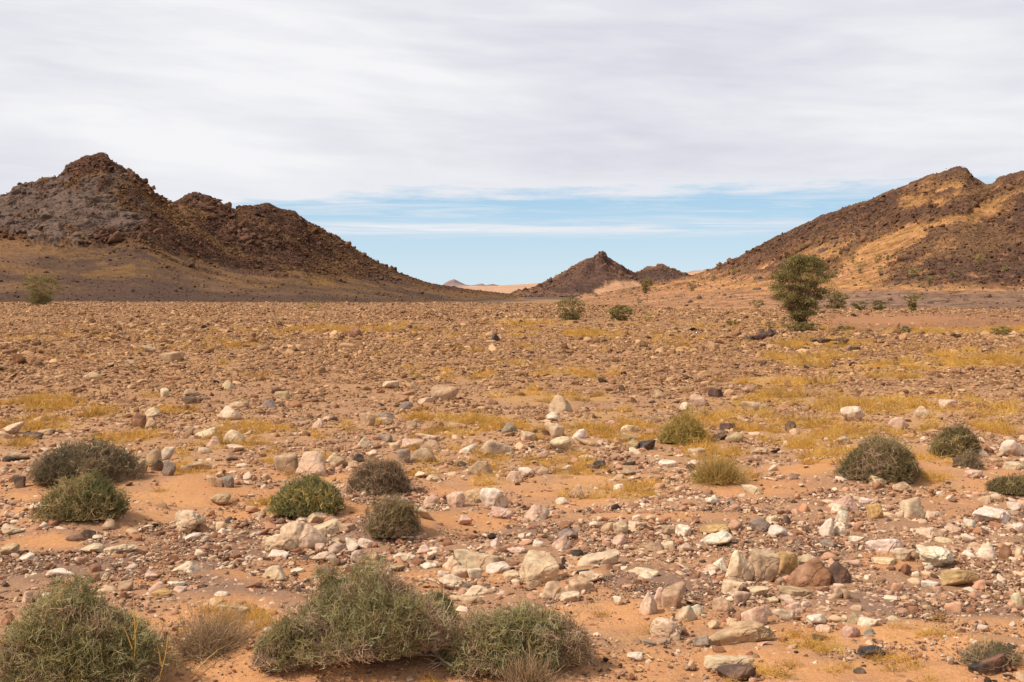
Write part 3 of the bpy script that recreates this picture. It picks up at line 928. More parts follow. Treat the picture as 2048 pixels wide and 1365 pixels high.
def stone_dirs(n, shape, rng):
    D, F = ico(n)
    def cut(N, d, p):
        N = np.asarray(N, float); N /= np.linalg.norm(N, axis=1)[:, None]
        q = np.maximum(D @ N.T / np.asarray(d)[None, :], 0)
        return 1 / np.maximum((q ** p).sum(1) ** (1 / p), 1e-3)
    rnd = lambda k: rng.normal(size=(k, 3))
    if shape in ('b',):
        N = np.concatenate([np.array([[1, 0, 0], [-1, 0, 0], [0, 1, 0], [0, -1, 0], [0, 0, 1], [0, 0, -1.]]) + rng.normal(size=(6, 3)) * .16, rnd(7)])
        r = cut(N, np.concatenate([np.full(6, .78), rng.uniform(.82, 1.04, 7)]), 17)
    elif shape == 'w':
        a = rng.uniform(0, 6.28); k = 4
        N = [[0, 0, -1.], [rng.normal() * .5, rng.normal() * .5, 1]] + [[math.cos(a + 6.28 * i / k + rng.normal() * .5), math.sin(a + 6.28 * i / k + rng.normal() * .5), rng.uniform(.05, .8)] for i in range(k)]
        N = np.concatenate([np.array(N), rnd(7)])
        r = cut(N, np.concatenate([[.55, .78], rng.uniform(.5, .82, k), rng.uniform(.75, 1.05, 7)]), 16)
    elif shape in ('s', 'l'):
        N = np.concatenate([np.array([[0, 0, 1], [0, 0, -1.]]) + rng.normal(size=(2, 3)) * .14, rnd(11) * [1, 1, .6]])
        r = cut(N, np.concatenate([[.55, .6], rng.uniform(.66, 1.0, 11)]), 12)
    elif shape in ('a', 'j'):
        r = cut(rnd(12), rng.uniform(.60, 1.0, 12), 19)
    elif shape == 'd':
        r = cut(np.concatenate([rnd(16), [[0, 0, -1.]]]), np.concatenate([rng.uniform(.86, 1.05, 16), [.6]]), 7)
    else:
        r = cut(rnd(15), rng.uniform(.74, 1.05, 15), 9)
    off = rng.uniform(-50, 50, 3)[None, :]
    r = r * (1 + .16 * fbm(D * 1.3 + off, 3, 5) + .075 * fbm(D * 3.6 + off, 3, 9) + (.03 * fbm(D * 11 + off, 2, 13) if n > 3 else 0))
    if shape == 'm':
        r = r * (1 + .22 * fbm(D * 2.2 + off, 4, 27))
    if shape in 'pm':
        nn = vnoise(D * 5 + off, 33); r = r * (1 - .10 * sstep(.25, .6, nn)); r = r * (1 + .06 * fbm(D * 7 + off, 3, 15))
    if shape == 'j':
        r = r * (1 + .6 * (1 - 2 * np.abs(fbm(D * 2.6 + off, 4, 19))))
    V = D * r[:, None]
    if shape == 'j':
        V[:, 2] *= 1 + .9 * fbm(D * 4.5 + off, 4, 23)
    if shape == 'q':
        V[:, 2] -= .45 * np.exp(-((V[:, 0] - .05) / .38) ** 2) * (V[:, 2] > -.2) * np.clip(V[:, 2] + .3, 0, 1)
    return V, F, off

def build_rocks():
    rows = []
    for ln in ROCKS.strip().split('\n'):
        head, _, rest = ln.partition('|'); lab, _, handle = rest.partition('@')
        h = head.split(); rows.append([*map(float, h[:4]), h[4], h[5], lab.strip(), handle.strip()])
    keep = sorted(range(len(rows)), key=lambda i: (not rows[i][6], -(rows[i][1] - rows[i][0]) * (rows[i][3] - rows[i][2])))[:300]
    rows = [rows[i] for i in sorted(keep)]
    # labels of the lesser stones: the nearest of their colour and shape on one side of a stone that can be found
    marks = [r for r in rows if r[7]]
    def rel(a, b):
        dx = (a[0] + a[1] - b[0] - b[1]) / 2; dy = (a[3] - b[3]) * 2.2
        d = math.hypot(dx, dy)
        s = ('left of' if dx < 0 else 'right of') if abs(dx) > abs(dy) else ('behind' if dy < 0 else 'in front of')
        return s, d
    used = set()
    for r in rows:
        if r[6]: used.add(r[6]); continue
        best = None
        for m in marks:
            s, d = rel(r, m)
            kin = sorted(rel(q, m)[1] for q in rows if q is not r and q[4] == r[4] and q[5] == r[5] and rel(q, m)[0] == s)
            rank = sum(1 for k in kin if k < d)
            lab = ('nearest ' if rank == 0 else 'second nearest ') + CNAME[r[4]] + ' ' + SNAME[r[5]] + ' ' + s + ' ' + m[7]
            if rank > 1 or lab in used or len(lab.split()) > 16: continue
            cost = d * (1 if rank == 0 else 1.6)
            if best is None or cost < best[0]: best = (cost, lab)
        r[6] = best[1]; used.add(r[6])
    for i, (x0, x1, y0, y1, cc, sh, lab, _h) in enumerate(rows):
        rng = np.random.default_rng(1000 + i)
        uc = (x0 + x1) / 2
        Y = CAMH * FPX / (y1 - HZ)
        for _ in range(8):
            z = float(gz(px_x(uc, Y), Y)); Y = (CAMH - z) * FPX / (y1 - HZ)
        w = (x1 - x0) / FPX * Y; hp = (y1 - y0) / FPX * Y
        depth = w * {'s': .75, 'l': .5, 'j': .35, 'm': .42}.get(sh, .8) * rng.uniform(.85, 1.1)
        sa = CAMH / Y
        vis = max(hp - .5 * depth * sa, .45 * hp)
        H = vis / .75
        n = 5 if sh == 'j' or w / Y * FPX > 58 else 4 if w / Y * FPX > 26 else 3
        V, F, off = stone_dirs(n, sh, rng)
        if sh == 'j':                                   # a broken reef: several fractured lumps of one ledge
            Vs, Fs, o_ = [], [], 0
            for k in range(9):
                Vk, Fk, _o = stone_dirs(4, 'a', rng); sz = rng.uniform(.35, 1.0)
                Vs.append(Vk * [sz * .8, sz * .7, sz * rng.uniform(.35, .8)] + [(k - 4) * .52 + rng.normal() * .1, rng.normal() * .25, 0]); Fs.append(Fk + o_); o_ += len(Vk)
            V, F = np.concatenate(Vs), np.concatenate(Fs)
        tilt = {'l': rng.choice([-1, 1]) * .22, 's': .1, 'q': .05}.get(sh, .15 * rng.normal())
        Rm = np.array(Euler((rng.normal() * .12, tilt if sh != 'l' else -.13 if 'right' in lab and 'up' not in lab else .10, 0 if sh == 'j' else rng.uniform(-.5, .5) if sh in 'lsq' else rng.uniform(0, 6.28))).to_matrix())
        if sh == 'l':
            V = V * [1.35, .85, .8]
        V = V @ Rm.T
        lo, hi = V.min(0), V.max(0)
        V = (V - (lo + hi) / 2) / (hi - lo) * [w * 1.03, depth, H]
        base = np.array(PAL[cc]) * (1 + rng.normal(size=3) * .03) * rng.uniform(.88, 1.08)
        nn = .5 + .5 * fbm(V / w * 3 + off, 4, 41); n2 = .5 + .5 * fbm(V / w * 8 + off, 3, 45)
        second = {'w': (.52, .36, .22), 'c': (.44, .29, .17), 't': (.28, .18, .10), 'p': (.55, .42, .31), 'r': (.36, .20, .12), 'o': (.33, .20, .09), 'g': (.17, .13, .115), 'd': (.16, .09, .06), 'k': (.07, .042, .03)}[cc]
        c = lerp(base[None, :], np.array(second)[None, :], sstep(.48, .72, nn) * .75)
        c = c * (.86 + .28 * n2[:, None])
        low = sstep(-.15, -.40, V[:, 2] / H + .08 * (nn - .5))                     # a skirt of sand dust where it is bedded
        c = lerp(c, np.array([[.34, .17, .085]]), low * .55)
        if lab.startswith('glossy'): c = lerp(c, np.array([[.17, .075, .045]]), sstep(.12, .3, V[:, 2] / H) * .9)
        zc = float(gz(px_x(uc, Y), Y + depth * .5))
        o = link('outcrop' if sh == 'j' else 'boulder' if w > .34 or (x1 - x0) > 62 else 'stone',
                 mesh_from('stone', V, None, F, M_VARNISH if cc == 'k' else M_ROCK, c))
        o.location = (px_x(uc, Y) * (1 + depth * .5 / Y), Y + depth * .5, zc + H * .5 - H * .25)
        tag(o, lab, 'outcrop' if sh == 'j' else 'rock', 'single stones lying on the desert floor')
    return rows

# ------------------------------------------------------------------ scattered stones, too many to count
def stone_source(i, shape, n, mat):
    rng = np.random.default_rng(300 + i)
    V, F, off = stone_dirs(n, shape, rng)
    V = V / (V.max(0) - V.min(0)) * 1.0
    me = mesh_from('loose_stone_shape', V * 10, None, F, mat)        # ten units across: instances carry scale / 10
    return bpy.data.objects.new('loose_stone_shape', me)             # never linked: only the scatter below uses it

def scatter(name, P, rot, scl, idx, col, sources, label, cat):
    me = bpy.data.meshes.new(name); me.vertices.add(len(P)); me.vertices.foreach_set('co', np.asarray(P, np.float32).ravel())
    def at(nm, typ, key, arr):
        a = me.attributes.new(nm, typ, 'POINT'); a.data.foreach_set(key, np.ascontiguousarray(arr).ravel())
    at('rot', 'FLOAT_VECTOR', 'vector', np.asarray(rot, np.float32)); at('scl', 'FLOAT_VECTOR', 'vector', np.asarray(scl, np.float32))
    at('idx', 'INT', 'value', np.asarray(idx, np.int32))
    at('col', 'FLOAT_COLOR', 'color', np.concatenate([col, np.ones((len(col), 1))], 1).astype(np.float32))
    o = link(name, me)
    ng = bpy.data.node_groups.new(name, 'GeometryNodeTree')
    ng.interface.new_socket('Geometry', in_out='INPUT', socket_type='NodeSocketGeometry')
    ng.interface.new_socket('Geometry', in_out='OUTPUT', socket_type='NodeSocketGeometry')
    N = ng.nodes.new; L = ng.links.new
    gi, go, iop = N('NodeGroupInput'), N('NodeGroupOutput'), N('GeometryNodeInstanceOnPoints')
    jn = N('GeometryNodeJoinGeometry')
    for s in sources:
        oi = N('GeometryNodeObjectInfo'); oi.inputs['Object'].default_value = s
        gt = N('GeometryNodeGeometryToInstance'); L(oi.outputs['Geometry'], gt.inputs[0]); L(gt.outputs[0], jn.inputs[0])
    def na(nm, typ):
        a = N('GeometryNodeInputNamedAttribute'); a.data_type = typ; a.inputs['Name'].default_value = nm
        return a.outputs['Attribute']
    L(gi.outputs[0], iop.inputs['Points']); L(jn.outputs[0], iop.inputs['Instance'])
    iop.inputs['Pick Instance'].default_value = True
    L(na('idx', 'INT'), iop.inputs['Instance Index']); L(na('rot', 'FLOAT_VECTOR'), iop.inputs['Rotation']); L(na('scl', 'FLOAT_VECTOR'), iop.inputs['Scale'])
    L(iop.outputs[0], go.inputs[0])
    md = o.modifiers.new('scatter', 'NODES'); md.node_group = ng
    tag(o, label, cat, None, 'stuff')
    return o

def stone_colours(k, rng, u, v, grav):
    near = np.array([(.66, .53, .41), (.57, .41, .27), (.50, .295, .195), (.45, .24, .145), (.29, .145, .083), (.24, .145, .10), (.125, .082, .062), (.05, .04, .035)])
    pn = np.array([.20, .23, .20, .15, .10, .06, .04, .02])
    mid = np.array([(.58, .42, .265), (.49, .335, .195), (.42, .275, .155), (.37, .22, .125), (.28, .165, .095), (.21, .135, .085), (.11, .075, .056), (.045, .037, .033)])
    pm = np.array([.16, .24, .22, .14, .11, .07, .04, .02])
    i1 = rng.choice(8, k, p=pn / pn.sum()); i2 = rng.choice(8, k, p=pm / pm.sum())
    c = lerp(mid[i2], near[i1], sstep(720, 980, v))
    gc = np.array([(.18, .110, .080), (.25, .150, .105), (.34, .205, .14), (.125, .085, .065), (.50, .36, .25)])[rng.choice(5, k, p=[.3, .3, .22, .1, .08])]
    use = rng.random(k) < grav * .6
    c = np.where(use[:, None], gc, c)
    dusk = rng.random(k) < .22                              # some stones carry a brown varnish
    c = np.where(dusk[:, None], c * [.52, .46, .42], c)
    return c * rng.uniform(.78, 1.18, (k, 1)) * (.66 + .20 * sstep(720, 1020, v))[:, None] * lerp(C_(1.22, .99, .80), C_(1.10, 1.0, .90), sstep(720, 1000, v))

def build_scatter(rows):
    rng = RNG
    src = [stone_source(i, s, 3, M_PEBBLE) for i, s in enumerate('abrswraslbrap')] 
    ns = len(src)
    bands = [3.9, 5.2, 6.5, 8, 10, 13, 17, 23, 31, 42, 58, 80, 110, 150, 190]
    amax = math.radians(31)
    out = []
    RX0 = np.array([r[0] for r in rows]); RX1 = np.array([r[1] for r in rows]); RY0 = np.array([r[2] for r in rows]); RY1 = np.array([r[3] for r in rows])
    for b0, b1 in zip(bands[:-1], bands[1:]):
        amax = math.radians(47 if b0 < 13 else 38 if b0 < 31 else 31)
        area = amax * (b1 * b1 - b0 * b0); ym = (b0 + b1) / 2
        pxm = ym / (FPX / 2)                       # metres per rendered pixel
        for (p0, p1, cov) in ((.8, 1.9, .22), (1.9, 3.6, .26), (3.6, 6.5, .25), (6.5, 11, .14), (11, 17, .045)):
            s0, s1 = p0 * pxm, min(p1 * pxm, .42)
            if s0 >= .36: continue
            if s1 > .2: cov *= .35
            if b0 > 16 and p1 > 3: cov *= .75
            if b0 < 12 and p1 > 5: cov *= 1.7
            n = int(cov * area / (s0 * s1) * 1.1)
            r = np.sqrt(rng.uniform(b0 * b0, b1 * b1, n)); a = rng.uniform(-amax, amax, n)
            X = r * np.sin(a); Y = r * np.cos(a)
            u, v, sand, grav, grass = zones(X, Y)
            s = s0 * (s1 / s0) ** rng.random(n)
            fine = sstep(.022, .009, s)
            den = np.interp(v, [600, 640, 700, 770, 830, 900, 955, 985, 1025, 1060, 1160, 1230, 1260, 1365], [.55, .8, .95, .95, .75, .62, .55, .60, .9, 1.0, .95, .7, .5, .42])
            clus = fbm2(X * 1.1 + 40, Y * 1.1, 3, 601); den *= np.clip(.85 + 1.1 * clus, .2, 1.6) if b0 < 30 else np.clip(.85 + 1.3 * fbm2(X * .12, Y * .08, 4, 603), .2, 1.5)
            den *= (1 - sand * (.93 - .40 * sstep(1225, 1260, v))) * (1 - .45 * grass)
            den = np.where(grav > .3, den * (.62 + 2.2 * fine), den)
            den = den * np.where(v > 1035, 1.12, 1)
            # leave the acacia's bare patch and the sand behind it
            den *= 1 - .8 * sstep(1640, 1690, u) * sstep(626, 634, v) * (1 - sstep(655, 664, v))
            lane = sstep(.16, .38, fbm2(X * .10 + 3, Y * .22 + .06 * X, 4, 611)) * sstep(980, 860, v) * sstep(625, 660, v)
            den *= 1 - .62 * lane
            e = edge_dist(X, Y); den *= Y < e + 6
            k = rng.random(n) < den
            # no loose stone inside a single stone
            if b0 < 24:
                uu, vv, ii = u[k], v[k], np.nonzero(k)[0]
                bad = np.zeros(len(uu), bool)
                for q in range(len(RX0)):
                    bad |= (uu > RX0[q] + 2) & (uu < RX1[q] - 2) & (vv > RY1[q] - (RX1[q] - RX0[q]) * .28) & (vv < RY1[q] - 1)
                k[ii[bad]] = False
            X, Y, s, u, v, grav = X[k], Y[k], s[k], u[k], v[k], grav[k]
            m = len(X)
            if not m: continue
            sc = np.stack([s * rng.uniform(.85, 1.25, m), s * rng.uniform(.6, 1.0, m), s * rng.uniform(.28, .78, m)], 1)
            z = gz(X, Y) + sc[:, 2] * rng.uniform(-.12, .26, m)
            rot = np.stack([rng.normal(0, .22, m), rng.normal(0, .22, m), rng.uniform(0, 6.28, m)], 1)
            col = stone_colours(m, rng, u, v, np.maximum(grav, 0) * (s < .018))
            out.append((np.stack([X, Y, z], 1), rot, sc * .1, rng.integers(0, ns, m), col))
    # chips and pebbles gathered at the foot of the single stones
    for q in rows:
        if q[3] < 770: continue
        uc = (q[0] + q[1]) / 2; Yq = CAMH * FPX / (q[3] - HZ); wq = (q[1] - q[0]) / FPX * Yq
        m = 16; a = rng.uniform(0, 6.283, m); rq = wq * rng.uniform(.5, .95, m)
        X = px_x(uc, Yq) + np.cos(a) * rq; Y = Yq + wq * .35 + np.sin(a) * rq * .8
        u, v, sand, grav, grass = zones(X, Y)
        s = np.clip(wq * rng.uniform(.06, .26, m), .008, .09)
        sc = np.stack([s * rng.uniform(.85, 1.25, m), s * rng.uniform(.6, 1.0, m), s * rng.uniform(.28, .78, m)], 1)
        out.append((np.stack([X, Y, gz(X, Y) + sc[:, 2] * .1], 1), np.stack([rng.normal(0, .22, m), rng.normal(0, .22, m), rng.uniform(0, 6.28, m)], 1), sc * .1, rng.integers(0, ns, m), stone_colours(m, rng, u, v, grav * 0)))
    P, R_, S, I, K = (np.concatenate(q) for q in zip(*out))
    print('loose stones', len(P))
    scatter('loose_stones', P, R_, S, I, K, src, 'countless loose stones and pebbles strewn over the desert plain', 'stones')

def build_scree(name, P, rock, c, V, T, n, smin, smax, label, seed, power=2.2, bare=.03, bedz=0, bury=(-.38, .12), w=1.0, sub=2):
    rng = np.random.default_rng(seed)
    p = np.clip(rock, 0, 1) ** 1.5 * (1 - .96 * bedz) + bare
    p = p * (T < 2.25) * np.where(np.abs(T - 2) < .07, .08, 1) * (P[:, 2] > -1.2) * (P[:, 1] ** 1.0)
    p = p * w
    i = rng.choice(len(P), n, p=p / p.sum())
    s = smin * (1 - rng.random(n) * (1 - (smin / smax) ** power)) ** (-1 / power)
    Q = P[i] + rng.normal(size=(n, 3)) * [.8, .8, .0]
    sc = np.stack([s * rng.uniform(.8, 1.4, n), s * rng.uniform(.7, 1.1, n), s * rng.uniform(.5, .95, n)], 1)
    Q[:, 2] += sc[:, 2] * rng.uniform(*bury, n)
    rot = np.stack([rng.normal(0, .4, n), rng.normal(0, .4, n), rng.uniform(0, 6.28, n)], 1)
    base = np.minimum(c[i], .17) * rng.uniform(.6, 1.25, (n, 1))
    base = base * [1.05, .94, .84]
    base = np.where((c[i].max(1) > .2)[:, None], np.array([[.10, .066, .05]]) * rng.uniform(.7, 1.6, (n, 1)), base)
    src = [stone_source(60 + k + seed, s_, sub, M_SCREE) for k, s_ in enumerate('abwasb')]
    scatter(name, Q, rot, sc * .1, rng.integers(0, 6, n), base, src, label, 'rubble')
# ------------------------------------------------------------------ plants
def unit(a): return a / (np.linalg.norm(a, axis=-1, keepdims=True) + 1e-9)

def dome_points(n, rx, ry, h, rng, lump, seed, inner=.45, lo=-.02):
    az = rng.uniform(0, 2 * np.pi, n); sz = rng.uniform(lo, 1, n); cz = np.sqrt(1 - np.clip(sz, 0, 1) ** 2)
    D = np.stack([np.cos(az) * cz, np.sin(az) * cz, np.clip(sz, 0, 1)], 1)
    e = 1 + lump * fbm(D * 1.9 + seed * 3.1, 3, seed)
    r = e * (inner + (1 - inner) * np.sqrt(rng.random(n)))
    P = D * r[:, None] * [rx, ry, h]
    return P, D, r / e

def sprigs(P, G, L, rng, nprong, thick, bend=.25, fork=.75):
    """forked twigs ending at P, growing along G: one stem and nprong side twigs each"""
    n = len(P)
    B = P - G * L[:, None]
    side = unit(np.cross(G, rng.normal(size=(n, 3)))) * (L * bend)[:, None]
    t = np.array([0, .5, 1.])[None, :, None]
    stem = B[:, None] + (P - B)[:, None] * t + side[:, None] * (t * (1 - t) * 2)
    polys = [stem]; rad = [np.repeat(np.array([[1.15, 1., .55]]), n, 0) * thick]
    for k in range(nprong):
        f = rng.uniform(.15, .9, n)
        s = B + (P - B) * f[:, None] + side * (f * (1 - f) * 2)[:, None]
        d = unit(G * .8 + rng.normal(size=(n, 3)) * fork + [0, 0, .25])
        l = L * rng.uniform(.3, .7, n)
        s2 = unit(np.cross(d, rng.normal(size=(n, 3)))) * (l * .15)[:, None]
        polys.append(s[:, None] + d[:, None] * l[:, None, None] * t + s2[:, None] * (t * (1 - t) * 2))
        rad.append(np.repeat(np.array([[.9, .8, .4]]), n, 0) * thick)
    return np.concatenate(polys), np.concatenate(rad)

PALG = {
 'sage': [(0.319, 0.259, 0.097), (0.383, 0.314, 0.121), (0.249, 0.196, 0.076), (0.441, 0.352, 0.158), (0.429, 0.396, 0.200)],
 'green': [(0.216, 0.200, 0.070), (0.265, 0.242, 0.088), (0.167, 0.142, 0.055), (0.313, 0.278, 0.115)],
 'dark': [(0.230, 0.173, 0.070), (0.286, 0.215, 0.090), (0.179, 0.137, 0.058), (0.336, 0.247, 0.120)],
 'grey': [(.275, .205, .115), (.225, .165, .09), (.32, .245, .145), (.185, .155, .075)],
 'dead': [(.36, .235, .135), (.28, .18, .102), (.43, .295, .18), (.20, .125, .075)],
 'olive': [(0.278, 0.205, 0.081), (0.354, 0.250, 0.102), (0.205, 0.152, 0.068), (0.428, 0.304, 0.136)],
 'gold': [(0.562, 0.342, 0.085), (0.450, 0.296, 0.085), (0.656, 0.414, 0.131), (0.319, 0.252, 0.075)],
 'goldgreen': [(.42, .28, .085), (.38, .25, .075), (0.248, 0.224, 0.061), (0.352, 0.264, 0.080), (0.184, 0.184, 0.051), (0.432, 0.288, 0.104)],
 'straw': [(0.432, 0.282, 0.150), (0.348, 0.222, 0.114), (0.516, 0.348, 0.198), (0.288, 0.186, 0.102)],
 'acacia': [(0.188, 0.149, 0.048), (0.244, 0.190, 0.064), (0.138, 0.109, 0.039), (0.294, 0.230, 0.083)],
 'wood': [(0.202, 0.127, 0.081), (0.150, 0.094, 0.061), (0.260, 0.176, 0.117)],
}
def pal(name, n, rng):
    c = np.array(PALG[name])[rng.integers(0, len(PALG[name]), n)]
    return c * rng.uniform(.8, 1.2, (n, 1))

def poly_part(name, polys, rad, colr, mat, parent, sides=3):
    V, Q, c = tubes(polys, rad, colr, sides)
    return link(name, mesh_from(name, V, Q, None, mat, c), parent)

def foot_point(u, v):
    p = hit(u, v)
    return Vector((p[0], p[1], float(gz(p[0], p[1])))), p[1]

def branch_paths(n, rx, ry, h, rng, reach=.75, k=6):
    P, D, r = dome_points(n, rx, ry, h, rng, .2, 3, .6)
    E = P * reach
    B = np.stack([rng.normal(0, .10 * rx, n), rng.normal(0, .10 * rx, n), np.full(n, -.03)], 1)
    t = np.linspace(0, 1, k)[None, :, None]
    path = B[:, None] + (E - B)[:, None] * t
    out = unit(E * [1, 1, 0]) * (rx * .16)
    path = path + out[:, None] * np.sin(t * np.pi) + rng.normal(size=(n, k, 3)) * .035 * rx * t
    return path

def shrub(name, label, x0, x1, y0, y1, top, low, group, n=1500, L=.13, thick=.0016, prongs=6, dead=.25, lump=.22, up=.45, deep=.8, inner=.42, bare=0, cat='shrub'):
    """twiggy dome: woody branches, forked green twigs, dry twigs between them"""
    uc = (x0 + x1) / 2
    base, Y = foot_point(uc, min(y1, 1400))
    seed = int(abs(uc * 7 + y1 * 13)) % 9973; rng = np.random.default_rng(seed)
    rx = (x1 - x0) / 2 / FPX * Y; ry = rx * deep
    # the dome's far side is higher in the picture: take the tilt of the view into account
    hp = (y1 - y0) / FPX * Y; h = max(hp - .45 * ry * CAMH / Y, .5 * hp) * .93; rx *= .98; ry *= .98
    base = base + Vector((0, ry * .55, 0)); base.z = float(gz(base.x, base.y))
    root = empty(name, base); tag(root, label, cat, group)
    sc = 1.0
    near = y1 > 1100; n = int(n * (3.3 if near else 1.7)); L *= .50 if near else .6; lump *= 1.35; thick *= .70 if near else .8; dead *= 1.35
    P, D, r = dome_points(n, rx, ry, h, rng, lump, seed % 50, inner)
    nl = 6; la = rng.uniform(0, 6.283, nl); lr = rng.uniform(.2, .62, nl); lr[0] = .12
    lc = np.stack([np.cos(la) * lr, np.sin(la) * lr, np.zeros(nl)], 1); ls = np.stack([1 - lr * .95, 1 - lr * .95, rng.uniform(.55, .95, nl) * (1 - .35 * lr)], 1); ls[0, 2] = rng.uniform(.85, 1)
    li = rng.choice(nl, n, p=(ls[:, 0] * ls[:, 2]) / (ls[:, 0] * ls[:, 2]).sum())
    P = (P / [rx, ry, h] * ls[li] + lc[li]) * [rx, ry, h]
    P[:, 2] = np.maximum(P[:, 2], .02)
    G = unit(D * .75 + [0, 0, up] + rng.normal(size=(n, 3)) * .75)
    Lh = L * rng.uniform(.6, 1.25, n)
    cl = fbm(P / rx * 2.2 + seed, 3, seed % 31)
    hrel = P[:, 2] / h
    pd = np.clip(dead * 1.25 + 4.2 * dead * cl + .55 * (.45 - hrel) + .45 * (.75 - r), 0, 1)
    isd = rng.random(n) < pd
    for part, m, pl, mat in (('foliage', ~isd, top, M_TWIG), ('dry_twigs', isd, low, M_WOOD)):
        k = m.sum()
        if k < 3: continue
        npg = prongs if part == 'foliage' else max(prongs - 2, 3)
        pp, rr = sprigs(P[m], G[m], Lh[m] * (1 if part == 'foliage' else 1.15), rng, npg, thick * (1 if part == 'foliage' else .85))
        pp[..., 2] = np.maximum(pp[..., 2], .004)
        c1 = pal(pl, k, rng) * (1 + .45 * np.clip(cl[m], -.6, .6))[:, None]
        c = np.tile(c1, (npg + 1, 1))
        poly_part(part, pp, rr, c, mat, root)
    nb = int(26 + n / 60)
    path = branch_paths(nb, rx, ry, h, rng)
    rad = np.linspace(1, .35, 6)[None, :] * rng.uniform(.0030, .0055, (nb, 1)) * max(1, rx / .4) * (thick / .0016) ** .5
    poly_part('branches', path, rad, pal('wood', nb, rng), M_WOOD, root, 4)
    if bare:
        path = branch_paths(bare, rx * 1.12, ry * 1.12, h * .8, rng, 1.0, 9)
        path = path + np.cumsum(rng.normal(size=path.shape) * .012, axis=1)
        rad = np.linspace(1.1, .3, 9)[None, :] * rng.uniform(.0028, .004, (bare, 1))
        poly_part('bare_branch', path, rad, np.array([[.50, .37, .25]]) * rng.uniform(.8, 1.1, (bare, 1)), M_WOOD, root, 4)
    return root

def tussock(name, label, x0, x1, y0, y1, palette, group, n=1800, thick=.0013, spread=.9, cat='tussock', lean=0):
    """blades and fine stalks springing from one crown"""
    uc = (x0 + x1) / 2
    base, Y = foot_point(uc, y1 - 2)
    rng = np.random.default_rng(int(uc * 3 + y1))
    rx = (x1 - x0) / 2 / FPX * Y; h = (y1 - y0) / FPX * Y
    base = base + Vector((0, rx * .35, 0)); base.z = float(gz(base.x, base.y))
    root = empty(name, base); tag(root, label, cat, group)
    def blades(k, hs, th, pl, part):
        B = np.stack([rng.normal(0, rx * .26, k), rng.normal(0, rx * .2, k), np.full(k, -.01)], 1)
        az = rng.uniform(0, 6.283, k); el = rng.uniform(.15, 1.5, k) ** 1
        d = np.stack([np.cos(az) * np.cos(el) * spread + lean, np.sin(az) * np.cos(el) * spread * .8, np.sin(el)], 1)
        d = unit(d + rng.normal(size=(k, 3)) * .12)
        el_l = np.sqrt((d[:, 0] * rx * .8) ** 2 + (d[:, 1] * rx * .7) ** 2 + (d[:, 2] * hs) ** 2)
        l = el_l * rng.uniform(.55, 1.1, k)
        t = np.linspace(0, 1, 5)[None, :, None]
        side = rng.normal(size=(k, 3)) * (l * .10)[:, None]
        path = B[:, None] + d[:, None] * l[:, None, None] * t + side[:, None] * t * t * 1.5
        path[..., 2] -= (l[:, None] * .10) * (t[..., 0] ** 2) * (1 - np.abs(d[:, 2:3]))
        path += rng.normal(size=path.shape) * .04 * l[:, None, None] * t
        path[..., 2] = np.maximum(path[..., 2], .003)
        rad = np.linspace(1, .4, 5)[None, :] * np.full((k, 1), th)
        poly_part(part, path, rad, pal(pl, k, rng), M_WOOD if part == 'stalks' else M_TWIG, root)
    blades(n, h, thick, palette, 'blades')
    blades(max(n // 8, 20), h * 1.1, thick * 1.2, 'straw', 'stalks')
    return root

